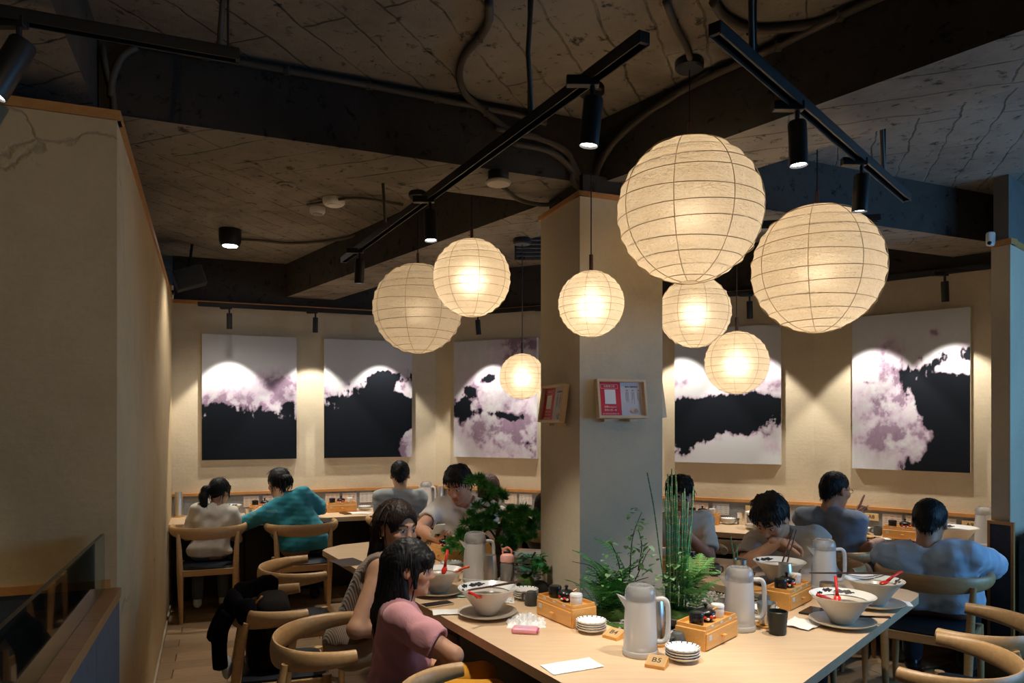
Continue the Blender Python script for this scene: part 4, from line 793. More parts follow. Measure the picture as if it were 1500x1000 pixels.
steel_cup(oc(1,1087,.12), 'single steel cup on the counter left of the brown bowl', 1.2); steel_cup(oc(0,365,.40), 'single glass-like steel cup on the counter beside the child', 1.0)
bowl(oc(1,1118,.34), 'cream noodle bowl on the counter behind the young man\'s head', 'cream saucer plate on the counter behind the young man\'s head', 1.05, 0, mark=5); bowl(oc(2,1398,.36), 'cream noodle bowl on the counter beside the pale blue shoulder', 'cream saucer plate on the counter beside the pale blue shoulder', 1.1, .5, mark=6)
bowl(oc(0,336,.26), 'cream noodle bowl on the counter in front of the child', 'cream saucer plate on the counter in front of the child', .8, .5, mark=7)
sheet(oc(0,528,.44), .2, .1, -.2, 'white napkin on the counter left of the grey polo shirt', seed=11, crumple=.003); phone(oc(0,506,.42), .6, M_blackc, 'black smartphone on the counter left of the grey polo shirt'); crumpled(oc(1,1030,.36), .06, .04, 'crumpled white napkin on the counter below the menu sheets', 12); sheet(oc(2,1440,.40), .14, .1, .3, 'white napkin on the counter at the right partition', seed=13, crumple=.005)
t = thing('serving_tray', 'black serving tray with food on the counter before the raised finger', 'tray', oc(2,1282,.40), wdir(2)); G().rbox((0,0,.006),(.30,.2,.012),.004).ob('tray', M_blackc, t); G().sphere((-.06,0,.018),(.05,.035,.018),16,8).ob('fried_food', pmat('fried_food',(.55,.30,.10),.7,0,.4,60,.8,90), t, True); G().sphere((.06,0,.016),(.05,.04,.01),16,8).ob('dish', M_plate, t, True)
def pin_sheet(i, px, w, h, z, label, nm='menu_sheet', tint=(.70,.60,.52), lines=5):
    wl_ = off([P0,P1,P2,P3], .0235); p = along(v3(wl_[i],0), v3(wl_[i+1],0), px); t = thing(nm, label, 'menu', (p.x,p.y,z), wdir(i), 'menu sheets on the counter panels')
    G().box((0,-.001,0),(w,.002,h)).ob('sleeve', pmat('menu_sleeve',(.40,.40,.40),.3), t); G().box((0,-.0024,0),(w*.93,.001,h*.9)).ob('print_sheet', pmat('menu_paper_%d' % int(tint[0]*100), tint, .6, 0, .05), t)
    g = G(); rr = random.Random(px)
    for k in range(lines): 
        for c in range(3): g.box((w*(-.3+.3*c), -.0031, h*(.3-.6*k/(lines-1))), (w*.2*rr.uniform(.5,1), .0004, .004))
    g.ob('text_lines', pmat('faded_print',(.36,.28,.25),.7), t)
for i, px, lab, tint in ((0,368,'menu sheet on the panel between the child and the turquoise shirt, first of two',(.70,.60,.52)),(0,396,'menu sheet on the panel behind the head of the turquoise shirt',(.70,.60,.52)),(0,487,'menu sheet nearest the turquoise shoulder above the counter box',(.70,.58,.50)),(0,512,'menu sheet in the middle above the box left of the grey polo',(.70,.58,.50)),(0,537,'whiter menu sheet next to the grey polo shoulder',(.66,.66,.66)),
                       (1,748,'menu sheet on the panel right of the bonsai, first of two',(.70,.58,.50)),(1,770,'menu sheet on the panel right of the bonsai, second of two',(.66,.60,.55)),(1,1026,'menu sheet beside the head behind the horsetail',(.70,.58,.50)),(1,1056,'whiter menu sheet above the plate stack on the counter',(.64,.64,.64)),(2,1307,'menu sheet right of the A8 tag',(.70,.58,.50)),(2,1341,'menu sheet half hidden by the dark-haired head in pale blue',(.70,.58,.50)),(2,1385,'whiter menu sheet left of the A9 tag',(.66,.66,.66))):
    pin_sheet(i, px, .142, .105, .845, lab, tint=tint)
def seat_tag(i, px, txt, label):
    wl_ = off([P0,P1,P2,P3], .0235); p = along(v3(wl_[i],0), v3(wl_[i+1],0), px); t = thing('seat_tag', label, 'seat tag', (p.x,p.y,.862), wdir(i)); G().rbox((0,-.004,0),(.10,.008,.055),.001,0,1).ob('plate', pmat('pale_wood_tag',(.72,.50,.24),.5), t)
    text_mesh(txt, .04, M_ink, t, Matrix.Translation((0,-.0086,0)) @ Matrix.Rotation(math.pi/2,4,'X'))
seat_tag(2,1277,'A8','small pale wood seat tag reading A8'); seat_tag(2,1421,'A9','small pale wood seat tag reading A9'); seat_tag(1,1101,'A','small pale wood seat tag beside the young man\'s hair')
# notice boards on the pillar
def notice(pos, rz, label, w=.235, h=.165, tilt=-.14, hand=False):
    t = thing('notice_board', label, 'notice board', pos, rz); R = Matrix.Translation((0,-.012,0)) @ Matrix.Rotation(tilt,4,'X'); mw = wood('pale_ply',(.70,.52,.33),(.62,.44,.26),3)
    def bx(nm, c, d, m): return G().box(None,d,mat=R @ Matrix.Translation(c)).ob(nm, m, t)
    for c, d in (((0,-.015,h/2),(w+.02,.03,.012)),((0,-.015,-h/2),(w+.02,.03,.012)),((-w/2-.004,-.015,0),(.012,.03,h)),((w/2+.004,-.015,0),(.012,.03,h))): bx('frame', c, d, mw)
    bx('backing', (0,-.004,0), (w,.006,h), mw)
    bx('red_sheet', (-w*.245,-.009,0), (w*.49,.002,h*.94), pmat('red_print',(.66,.018,.03),.4,0,.06)); bx('white_sheet', (w*.245,-.009,0), (w*.49,.002,h*.94), pmat('cool_white_print',(.62,.58,.62),.5,0,.03))
    bx('white_card', (-w*.235,-.0105,h*.06), (w*.235,.001,h*.40), M_paper)
    mw2 = pmat('pale_lettering',(.86,.74,.70),.6)
    def tx(s, x, z, size, m): text_mesh(s, size, m, t, R @ Matrix.Translation((x,-.0108,z)) @ Matrix.Rotation(math.pi/2,4,'X'), extr=.0002)
    g = G(); 
    for c, d in (((-w*.245,-.0104,h*.40),(w*.37,.0006,.0012)),((-w*.245,-.0104,h*.29),(w*.37,.0006,.0012)),((-w*.43,-.0104,h*.345),(.0012,.0006,h*.11)),((-w*.06,-.0104,h*.345),(.0012,.0006,h*.11))): g.box(None,d,mat=R @ Matrix.Translation(c))
    g.ob('title_border', mw2, t)
    tx('免費嚐小菜', -w*.245, h*.345, .0125, mw2); tx('追蹤Instagram', -w*.245, -h*.22, .0115, mw2); tx('招待小菜一份', -w*.245, -h*.31, .0115, mw2); tx('出示追蹤頁面,即贈精緻小菜', -w*.245, -h*.41, .0075, mw2)
    tx('臺式小館的特色', w*.245, h*.34, .0105, M_ink)
    g = G(); rr = random.Random(3)
    for cidx in range(3):
        for k in range(4): L = h*rr.uniform(.2,.36); g.box(None,(.0016,.0005,L),mat=R @ Matrix.Translation((w*(.11+.13*cidx)+.005*k,-.0105,h*.2-L/2)))
        g.box(None,(.012,.0005,.006),mat=R @ Matrix.Translation((w*(.11+.13*cidx)+.008,-.0105,h*.245)))
    g.ob('fine_print', pmat('grey_print',(.30,.28,.32),.6), t)
    g = G().sphere((0,0,0),(.026,.0015,.014),14,8); g.v = [tuple(R @ (Vector(v)+Vector((w*.28,-.0108,-h*.33)))) for v in g.v]; g.ob('dish_picture', pmat('dish_photo',(.50,.36,.26),.6,0,.5,70), t, True)
    if hand: bx('sticker', (w*.30,-.011,-h*.40), (.03,.001,.014), pmat('blue_sticker',(.10,.42,.55),.5))
    for s in (-.28,.28): G().box((w*s,-.012,-h/2-.014),(.05,.028,.012)).ob('ledge', mw, t)
an = math.atan2(V2.y, V2.x)
p = PC+V2*.215; zz = CAM_H+(617-585)/F_PX*3.6; notice((p.x+.0,p.y-.008,zz), an, 'framed red and white notice board on the broad pillar face', .255, .18)
p = PC+U2*.235; notice((p.x-.008,p.y-.0,CAM_H+(617-592)/F_PX*3.74), an-math.pi/2, 'framed red and white notice board on the narrow left pillar face', .255, .18, hand=True)
p = PC+V2*ps+U2*.17; t = thing('notice_board', 'edge of a wooden notice frame on the far side of the pillar', 'notice board', (p.x,p.y,CAM_H+(617-588)/F_PX*3.8), an+math.pi/2); G().box(None,(.255,.03,.18),mat=Matrix.Rotation(-.14,4,'X') @ Matrix.Translation((0,-.028,0))).ob('frame', wood('pale_ply2',(.70,.52,.33),(.62,.44,.26),3), t); G().box((0,-.012,-.104),(.05,.028,.012)).ob('ledge', MATS['pale_ply2'], t)
# backpack, jacket on the chair
bp = thing('backpack', 'black backpack with a tan cord standing on the chair seat', 'bag', (-1.10,3.46,.455), -math.radians(70)); 
G().rbox((0,-.04,.16),(.30,.15,.32),.05,0,4).ob('body', pmat('black_canvas',(.010,.008,.007),.9,0,.2,60,.3,200,spec=.12), bp, True); G().rbox((0,-.13,.11),(.24,.05,.2),.02,0,3).ob('front_pocket', MATS['black_canvas'], bp, True); G().tube(catmull([(.05,-.09,.33),(.04,-.155,.24),(.02,-.16,.12),(.015,-.158,.04)],6), .005, 6).ob('tan_cord', pmat('tan_leather',(.36,.15,.05),.5), bp, True); G().lathe([(.012+.003*math.cos(a), .003*math.sin(a)) for a in [math.pi*2*i/8 for i in range(8)]], 16, mat=Matrix.Translation((.015,-.163,.025)) @ Matrix.Rotation(1.57,4,'X'), closed=True).ob('ring', M_steel, bp, True)
jk = thing('black_jacket', 'black jacket draped over the chair back beside the woman in taupe', 'jacket', (-1.12,3.49,0), -math.radians(70)); M_blk = pmat('black_cloth',(.004,.004,.005),.95,0,.2,30,.3,120,spec=.08)
pts = [(.275*math.sin(a), .03-.245*math.cos(a), .745+.012*math.sin(5*a)) for a in [math.radians(-80+8*i) for i in range(17)]]
sweep(pts, [(.055+.015*math.sin(i*1.3), .036+.008*math.cos(i*2.1)) for i in range(17)]).ob('collar_roll', M_blk, jk, True)
G().tube(catmull([(-.20,-.14,.74),(-.24,-.22,.66),(-.20,-.28,.58),(-.10,-.30,.57),(-.02,-.28,.64),(.02,-.24,.73)],6), .032, 10).ob('sleeve', M_blk, jk, True); G().tube(catmull([(.13,-.225,.73),(.13,-.262,.65),(.12,-.266,.56),(.11,-.262,.48)],6), [.036]*10+[.033]*9, 10).ob('sleeve', M_blk, jk, True)
pm = thing('soft_toy', 'small pale grey plush toy hanging from the jacket', 'toy', (-1.345,3.335,.47)); G().sphere((0,0,.03),(.035,.03,.05),14,10).ob('body', pmat('pale_plush',(.42,.45,.48),.95,0,.1,40,.5,200), pm, True); G().sphere((.035,-.01,.0),(.024,.022,.055),12,8).ob('paw', MATS['pale_plush'], pm, True)
# ---------------------------------------------------------------- plants
M_bark = pmat('brown_bark', (.09,.055,.035), .9, 0, .3, 30, .5, 60); M_needle = pmat('pine_green', (.10,.40,.09), .6, 0, .35, 8); M_leaf = pmat('leaf_green', (.14,.36,.10), .5, 0, .25, 9, rnd=.3); M_fern = pmat('fern_green', (.07,.27,.065), .55, 0, .3, 12, rnd=.3)
M_pale = pmat('pale_leaf', (.30,.50,.26), .5, 0, .2, 9, rnd=.3); M_moss = pmat('moss', (.06,.12,.02), .95, 0, .4, 40, .9, 160); M_twig = pmat('dark_twig', (.06,.028,.022), .7, 0, .2, 20); M_dgreen = pmat('ivy_green', (.02,.15,.075), .45, 0, .25, 9, rnd=.3)
def needle_mesh(seed, n=170, L=.045):
    r = np.random.RandomState(seed); g = G()
    for _ in range(n):
        d = r.normal(size=3); d[2] = abs(d[2])*.9+.05 if r.rand() < .75 else d[2]*.5; d /= np.linalg.norm(d); l = L*r.uniform(.7,1.1); s = np.cross(d, r.normal(size=3)); s = s/np.linalg.norm(s)*.0016; b = d*.006
        g.add([b-s, b+s, d*l*.6+s*1.0, d*l, d*l*.6-s*1.0], [(0,1,2,4),(4,2,3)])
    return g.mesh('needle_cluster', M_needle)
NEED = [needle_mesh(s) for s in (1,2,3)]
bo = W(735,845,GZ); pine = thing('bonsai_pine', 'bonsai pine with pompom needle clusters in a dark pot left of the pillar', 'bonsai', bo)
G().lathe([(1e-4,0),(.05,0),(.055,.01),(.085,.13),(.088,.14),(.08,.14),(.075,.12),(1e-4,.12)], 4, mat=Matrix.Rotation(.5,4,'Z')).ob('pot', pmat('dark_pot',(.05,.032,.025),.5), pine)
Yp = bo.y
def lp(px, py, dy=0): return PY(px, py, Yp+dy)-bo
trunk = catmull([(0,0,.12), lp(728,795), lp(732,772,.02), lp(745,757,.02), lp(760,752,.0)], 6); G().tube(trunk, [.017-.010*i/(len(trunk)-1) for i in range(len(trunk))], 8).ob('trunk', M_bark, pine, True)
G().tube(catmull([(-.02,0,.12), lp(716,790), lp(706,782)],6), .009, 7).ob('trunk', M_bark, pine, True)
brs = [[(745,757),(725,745),(713,728),(709,712),(712,700),(700,704)],[(728,790),(715,775),(700,790),(685,800),(672,812)],[(732,775),(715,770),(700,765),(690,770)],[(760,752),(772,756),(782,765)],[(713,728),(720,722),(727,728)],[(725,745),(700,740),(703,732)],[(700,790),(695,815),(703,830)]]
for b in brs: q = catmull([lp(*p, (i%3-1)*.03) for i, p in enumerate(b)], 4); G().tube(q, [.0075-.005*i/(len(q)-1) for i in range(len(q))], 6).ob('branch', M_bark, pine, True)
cl = [(688,702),(701,700),(708,709),(715,712),(719,722),(731,716),(736,725),(715,728),(700,738),(690,748),(697,756),(685,762),(678,775),(692,772),(705,770),(713,765),(724,768),(700,782),(688,790),(672,786),(662,790),(667,800),(656,803),(681,800),(693,798),(738,748),(748,742),(757,750),(765,744),(772,752),(780,748),(787,756),(765,765),(752,768),(760,778),(773,770),(783,773),(744,772),(740,762),(756,790),(748,783),(766,785),(752,800),(718,748),(708,752),(757,760),(705,706),(727,740),(735,785),(775,762),(742,790),(750,758),(782,784),(762,756),(720,757),(694,763)]
rr = random.Random(5)
for i, (x, y) in enumerate(cl):
    for k in range(2): o = link('needle_cluster', NEED[(i+k)%3], pine, lp(x+rr.uniform(-3,3), y+4+rr.uniform(-3,3), rr.uniform(-.09,.09)), rr.uniform(0,6.28)); s = rr.uniform(.8,1.25); o.scale = (s,s,s)
def leaf_mesh(name, L, w, mat, fold=.25, droop=.3):
    n = 5; vs = []
    for i in range(n+1): t = i/n; ww = w*math.sin(math.pi*min(1,t*.93+.07))**.8; z = -droop*L*t*t; vs += [(-ww,L*t,z+fold*ww),(0,L*t,z),(ww,L*t,z+fold*ww)]
    fs = []
    for i in range(n): a = i*3; fs += [(a,a+1,a+4,a+3),(a+1,a+2,a+5,a+4)]
    return G().add(vs, fs).mesh(name, mat, True)
LEAF = leaf_mesh('leaf', .038, .011, M_leaf); PLEAF = leaf_mesh('leaf', .034, .013, M_pale); ROUND = leaf_mesh('leaf', .04, .02, M_dgreen)
def rot_leaf(me, parent, p, az, el, s): o = link('leaf', me, parent, p); o.rotation_euler = (el,0,az); o.scale = (s,s,s)
# kokedama: moss ball with ivy-like leaves
ks = thing('moss_ball', 'green moss ball with round dark leaves between the bonsai and the pillar', 'plant', W(770,870,GZ)); G().sphere((0,0,.05),(.05,.05,.055),18,12).ob('moss', M_moss, ks, True); G().sphere((.07,.02,.03),(.055,.05,.04),16,10).ob('stone', M_charc, ks, True); G().tube(catmull([(.01,0,.09),(.04,0,.13),(.03,.02,.18),(.05,.0,.22)],5), .006, 6).ob('stem', M_bark, ks, True)
for i in range(46): a = rr.uniform(0,6.28); h = rr.uniform(.08,.22); r_ = rr.uniform(.01,.06); rot_leaf(ROUND, ks, (.03+r_*math.cos(a), r_*math.sin(a), h), a-1.57, rr.uniform(-.2,.7), rr.uniform(.6,1.1))
for i in range(7): o = link('needle_cluster', NEED[i%3], ks, (.075+rr.uniform(-.03,.04), rr.uniform(-.03,.03), .13+rr.uniform(-.03,.07))); o.scale = (.8,)*3
# fern fronds, twig shrub right of the pillar foot
def frond_mesh(L=.20, n=15, w=.045, mat=None):
    g = G(); 
    for i in range(n):
        t = (i+.5)/n; y = L*t; z = .35*L*math.sin(t*2.1); wl = w*math.sin(math.pi*(t*.86+.12))
        for s in (-1,1):
            for k in range(5): q = (k+.6)/5; c = (s*wl*q, y+.012*q, z-.15*wl*q); e = .0062*(1-q*.55); g.add([(c[0]-s*e,c[1]-e*.5,c[2]),(c[0],c[1]+e*1.1,c[2]+.001),(c[0]+s*e,c[1]-e*.1,c[2]-.001),(c[0],c[1]-e*1.0,c[2])], [(0,1,2,3)])
    g.tube([(0,L*t,.35*L*math.sin(t*2.1)) for t in [i/8 for i in range(9)]], [.0016]*9, 4); return g.mesh('frond', mat or M_fern)
FR = frond_mesh(); FR2 = frond_mesh(.14, 12, .04, M_leaf)
fb = W(888,905,GZ); shrub = thing('fern_shrub', 'fern with tall dark twigs and small leaves at the foot of the pillar', 'plant', fb); G().sphere((.02,.0,.02),(.10,.07,.045),16,10).ob('moss', M_moss, shrub, True)
Yf = fb.y
def fp(px, py, dy=0): return PY(px, py, Yf+dy)-fb
for b in ([(905,890),(920,860),(925,800),(930,775),(940,750)],[(905,890),(930,850),(945,815),(955,800)],[(915,870),(905,820),(895,795)],[(935,835),(940,800),(935,775)],[(900,890),(880,850),(868,830),(838,822)],[(905,885),(925,855),(950,845)]):
    q = catmull([fp(*p, (i%2)*.03) for i, p in enumerate(b)], 5); G().tube(q, [.0035-.002*i/(len(q)-1) for i in range(len(q))], 6).ob('twig', M_twig, shrub, True)
for (x, y) in ((932,748),(926,755),(939,765),(941,772),(930,778),(922,790),(943,786),(935,800),(953,798),(928,808),(896,792),(946,815),(940,822),(950,835),(957,830),(920,800),(887,830),(895,838),(900,850),(912,845),(905,865),(925,850),(933,862),(945,855)):
    for k in range(4): rot_leaf(LEAF if k%2 else PLEAF, shrub, fp(x+rr.uniform(-4,4), y+rr.uniform(-4,4), rr.uniform(-.05,.05)), rr.uniform(0,6.28), rr.uniform(-.5,.6), rr.uniform(.7,1.15))
for i in range(46):
    a = rr.uniform(0,6.28); o = link('frond', FR, shrub, (rr.uniform(-.04,.07), rr.uniform(-.04,.04), rr.uniform(.01,.07))); o.rotation_euler = (rr.uniform(.2,1.0), 0, a); s = rr.uniform(.7,1.15); o.scale = (s,s,s)
for (x, y) in ((850,830),(880,815),(865,845),(870,862),(885,850),(860,875)): o = link('frond', FR, shrub, fp(x+40,y+30)); o.rotation_euler = (.5,0,1.35+rr.uniform(-.3,.3)); o.scale = (1.1,)*3
for i in range(50): a = rr.uniform(0,6.28); r_ = rr.uniform(0,.12); rot_leaf(LEAF if i%2 else PLEAF, shrub, (r_*math.cos(a)+.01, r_*math.sin(a), rr.uniform(.05,.30)), a-1.57, rr.uniform(-.3,.6), rr.uniform(.6,1.0))
# horsetail bowl
hb = W(1000,915,GZ); ho = thing('horsetail_planter', 'black stone bowl with moss, fern and tall horsetail stems in front of the seated man', 'plant', hb)
G().lathe([(1e-4,0),(.07,0),(.11,.02),(.125,.05),(.120,.055),(.10,.045),(1e-4,.045)], 28).ob('bowl', M_charc, ho, 50); G().sphere((0,0,.045),(.095,.09,.03),18,10).ob('moss', M_moss, ho, True)
mh = NT('horsetail_green'); wv = mh.new('ShaderNodeTexWave', wave_type='BANDS', bands_direction='Z'); wv.inputs['Scale'].default_value = 9; mh.l(mh.coords(), wv.inputs['Vector']); mh.base(mh.ramp(wv.outputs['Fac'], [(0,(.42,.30,.10)),(.06,(.02,.16,.07)),(.5,(.03,.23,.08)),(1,(.02,.15,.06))])); mh.set(Roughness=.4); M_horse = mh.m
Yh = hb.y
def hpnt(px, py, dy=0): return PY(px, py, Yh+dy)-hb
for i, (x0, x1, yt) in enumerate(((980,978,694),(983,984,686),(988,990,690),(992,991,705),(975,976,718),(986,982,712),(996,1000,722),(1000,1003,715),(1003,1016,712),(998,1008,735),(979,974,730),(983,988,725),(995,1012,770),(990,995,760))):
    G().tube([hpnt(x0, 895, (i%3-1)*.02), hpnt((x0+x1)/2+1, (895+yt)/2, (i%3-1)*.025), hpnt(x1, yt, (i%3-1)*.03)], [.0042,.004,.003], 7).ob('stem', M_horse, ho, True)
q = catmull([hpnt(978,880), hpnt(968,820), hpnt(958,745), hpnt(948,692)], 5); G().tube(q, .0028, 7).ob('stem', M_horse, ho, True)
for i in range(40): a = rr.uniform(0,6.28); o = link('frond', FR2, ho, (rr.uniform(-.02,.07), rr.uniform(-.03,.03), .05+rr.uniform(0,.16))); o.rotation_euler = (rr.uniform(.0,.9), 0, a); s = rr.uniform(.6,1.1); o.scale = (s,s,s)
for i in range(36): rot_leaf(PLEAF, ho, hpnt(rr.uniform(955,1005), rr.uniform(805,880), rr.uniform(-.05,.05)), rr.uniform(0,6.28), rr.uniform(-.3,.5), rr.uniform(.7,1.1))
for i in range(30): rot_leaf(LEAF, ho, hpnt(rr.uniform(995,1050), rr.uniform(825,890), rr.uniform(-.06,.04)), rr.uniform(0,6.28), rr.uniform(-.3,.5), rr.uniform(.5,.9))
hc = W(1084,842); t = thing('horsetail_cup', 'steel cup holding three short horsetail stems', 'plant', hc); scup(G(), 0, False, 1.05).ob('cup', M_steel, t, 40)
for x, y in ((1070,783),(1079,797),(1085,818)): G().tube([Vector(((x-1084)/F_PX*hc.y*.4,0,.01)), PY(x,y,hc.y)-hc], [.004,.0034], 7).ob('stem', M_horse, t, True)
for i, (px, py, r) in enumerate(((958,938,.05),(1020,868,.045),(900,918,.05),(1085,888,.03),(800,880,.04),(1050,893,.03))):
    g = G(); p = W(px,py,GZ); rq = random.Random(i); 
    for k in range(26): a = rq.uniform(0,6.28); d = r*math.sqrt(rq.random()); g.sphere((d*math.cos(a), d*math.sin(a)*.8, .006),(.014,.014,.012),7,5)
    tag(g.ob('moss_patch', M_moss, None, True, p), ['bright moss clump behind the B5 block','flat moss patch behind the back right pitcher','moss clump behind the B4 block','small moss clump beside the right condiment box','moss clump beside the moss ball','moss patch next to the wooden coaster'][i], 'moss')
# ---------------------------------------------------------------- people: smooth implicit bodies meshed on a grid
class Field:
    def __init__(s, lo, hi, h):
        s.h = h; s.lo = np.array(lo, float)-2*h; s.n = np.ceil((np.array(hi, float)-s.lo)/h).astype(int)+3
        s.F = np.full(s.n, .5, np.float32); s.ax = [s.lo[i]+h*np.arange(s.n[i]) for i in range(3)]
    def sl(s, lo, hi):
        a = [int(np.clip(np.floor((lo[i]-s.lo[i])/s.h), 0, s.n[i])) for i in range(3)]; b = [int(np.clip(np.ceil((hi[i]-s.lo[i])/s.h)+1, 0, s.n[i])) for i in range(3)]
        if any(b[i] <= a[i] for i in range(3)): return None
        S = tuple(slice(a[i], b[i]) for i in range(3)); return S, s.ax[0][S[0]][:,None,None], s.ax[1][S[1]][None,:,None], s.ax[2][S[2]][None,None,:]
    def op(s, lo, hi, fn, k, sub=False):
        r = s.sl(np.array(lo)-k-2*s.h, np.array(hi)+k+2*s.h)
        if r is None: return
        S, x, y, z = r; d = fn(x, y, z); f = s.F[S]
        if sub: d = -d; hh = np.maximum(k-np.abs(f-d), 0)/k; s.F[S] = np.maximum(f, d)+hh*hh*k*.25
        else: hh = np.maximum(k-np.abs(f-d), 0)/k; s.F[S] = np.minimum(f, d)-hh*hh*k*.25
    def cone(s, a, b, ra, rb, k=.02, sub=False):
        a, b = np.array(a, float), np.array(b, float); ba = b-a; L = max(ba@ba, 1e-9); m = max(ra, rb)
        def fn(x, y, z):
            t = np.clip(((x-a[0])*ba[0]+(y-a[1])*ba[1]+(z-a[2])*ba[2])/L, 0, 1)
            return np.sqrt((x-a[0]-t*ba[0])**2+(y-a[1]-t*ba[1])**2+(z-a[2]-t*ba[2])**2)-(ra+(rb-ra)*t)
        s.op(np.minimum(a,b)-m, np.maximum(a,b)+m, fn, k, sub)
    def ell(s, c, r, R=None, k=.02, sub=False):
        c = np.array(c, float); r = np.array(r, float); R = np.eye(3) if R is None else R; m = r.max()
        def fn(x, y, z):
            dx, dy, dz = x-c[0], y-c[1], z-c[2]; q = [R[0,i]*dx+R[1,i]*dy+R[2,i]*dz for i in range(3)]
            k0 = np.sqrt(sum((q[i]/r[i])**2 for i in range(3))); k1 = np.sqrt(sum((q[i]/r[i]**2)**2 for i in range(3)))+1e-9; return k0*(k0-1)/k1
        s.op(c-m, c+m, fn, k, sub)
    def cut(s, p, n):                                         # remove the side the normal points to
        n = np.array(n, float); n /= np.linalg.norm(n); x, y, z = s.ax[0][:,None,None], s.ax[1][None,:,None], s.ax[2][None,None,:]
        s.F = np.maximum(s.F, ((x-p[0])*n[0]+(y-p[1])*n[1]+(z-p[2])*n[2]).astype(np.float32))
    def warp(s, fn): s.F = (s.F+fn(s.ax[0][:,None,None], s.ax[1][None,:,None], s.ax[2][None,None,:])).astype(np.float32)
    def mesh(s):
        F = s.F; I = F < 0; nx, ny, nz = F.shape; c = np.zeros((nx-1,ny-1,nz-1), np.int8)
        for i in (0,1):
            for j in (0,1):
                for k in (0,1): c += I[i:nx-1+i, j:ny-1+j, k:nz-1+k]
        act = np.argwhere((c > 0) & (c < 8))
        if len(act) == 0: return np.zeros((0,3)), np.zeros((0,4), int)
        idx = -np.ones(c.shape, np.int64); idx[tuple(act.T)] = np.arange(len(act)); P = np.zeros((len(act),3)); cnt = np.zeros(len(act))
        cor = [(i,j,k) for i in (0,1) for j in (0,1) for k in (0,1)]
        for a in cor:
            for ax in range(3):
                if a[ax]: continue
                b = list(a); b[ax] = 1; v0 = F[tuple((act+a).T)]; v1 = F[tuple((act+b).T)]; m = (v0 < 0) != (v1 < 0); t = np.where(m, v0/np.where(m, v0-v1, 1), 0)
                q = act+np.array(a, float); q[:,ax] += t; P[m] += q[m]; cnt[m] += 1
        P = P/cnt[:,None]*s.h+s.lo; Q = []
        for ax in range(3):
            sa = [slice(None)]*3; sb = [slice(None)]*3; sa[ax] = slice(0,-1); sb[ax] = slice(1,None); A, B = I[tuple(sa)], I[tuple(sb)]; e = np.argwhere(A != B); o1, o2 = [(1,2),(2,0),(0,1)][ax]
            e = e[(e[:,o1] > 0) & (e[:,o2] > 0) & (e[:,o1] < F.shape[o1]-1) & (e[:,o2] < F.shape[o2]-1)]
            if not len(e): continue
            ids = []
            for d1, d2 in ((-1,-1),(0,-1),(0,0),(-1,0)): f = e.copy(); f[:,o1] += d1; f[:,o2] += d2; ids.append(idx[tuple(f.T)])
            q = np.stack(ids, 1); fl = ~A[tuple(e.T)]; q[fl] = q[fl][:,::-1]; Q.append(q[(q >= 0).all(1)])
        return P, np.concatenate(Q)
def np_obj(name, parts, mat, parent=None, cols=None, origin=(0,0,0)):
    V, Qs, n = [], [], 0
    for P, Q in parts: V.append(P); Qs.append(Q+n); n += len(P)
    V = np.concatenate(V)-np.array(origin); Q = np.concatenate(Qs); me = bpy.data.meshes.new(name); me.vertices.add(len(V)); me.vertices.foreach_set('co', V.astype(np.float32).ravel())
    me.loops.add(len(Q)*4); me.loops.foreach_set('vertex_index', Q.astype(np.int32).ravel()); me.polygons.add(len(Q)); me.polygons.foreach_set('loop_start', (np.arange(len(Q))*4).astype(np.int32)); me.polygons.foreach_set('use_smooth', np.ones(len(Q), bool)); me.update(calc_edges=True)
    if cols is not None: at = me.color_attributes.new('Col','FLOAT_COLOR','POINT'); at.data.foreach_set('color', np.concatenate([cols, np.ones((len(cols),1))],1).astype(np.float32).ravel())
    me.materials.append(mat); return link(name, me, parent)
def nrm(v): v = np.array(v, float); return v/max(np.linalg.norm(v), 1e-9)
def ik(S, H, l1, l2, pole):
    S, H = np.array(S), np.array(H, float); d = H-S; L = np.linalg.norm(d); M = .995*(l1+l2)
    if L > M: H = S+d/L*M; d = H-S; L = M
    u = d/L; a = (l1*l1-l2*l2+L*L)/(2*L); h = math.sqrt(max(l1*l1-a*a, 0)); p = np.array(pole, float); p = nrm(p-u*(p@u)); return S+u*a+p*h, H
SKIN = attr_mat('skin', 'Col', .5, .12, .35)
def hair_mat(name, col):
    if name in MATS: return MATS[name]
    m = NT(name); co = m.coords((60,60,6)); m.base(m.ramp(m.noise(co, 2.2, 4), [(.3, tuple(x*.5 for x in col)), (.7, tuple(x*1.6 for x in col))])); m.set(Roughness=.52); m.p.inputs['Specular IOR Level'].default_value = .2; m.bump(m.noise(m.coords((160,160,8)), 2, 3), .25, .003); MATS[name] = m.m; return m.m
H_black = hair_mat('black_hair', (.006,.006,.007)); H_brown = hair_mat('dark_brown_hair', (.016,.009,.007)); H_bob = hair_mat('chestnut_hair', (.06,.030,.022))
def cloth(name, col, ribs=0):
    if name in MATS: return MATS[name]
    m = NT(name); c = m.ramp(m.noise(m.coords(), 7, 4), [(.3, tuple(x*.9 for x in col)), (.7, tuple(min(1,x*1.06) for x in col))]); m.base(c); m.set(Roughness=.9, Sheen_Weight=.15); m.p.inputs['Specular IOR Level'].default_value = .15
    if ribs:
        w = m.new('ShaderNodeTexWave', wave_type='BANDS', bands_direction='X'); w.inputs['Scale'].default_value = ribs; w.inputs['Distortion'].default_value = 0; m.l(m.coords((1,1,.0),(0,0,-.6)), w.inputs['Vector']); m.bump(w.outputs['Fac'], .35, .003)
    else: m.bump(m.math('ADD', m.math('MULTIPLY', m.noise(m.coords((1,1,.7)), 8, 3, .5, 1.6), 1.0), m.math('MULTIPLY', m.noise(m.coords(), 260, 3), .03)), .3, .022)
    MATS[name] = m.m; return m.m
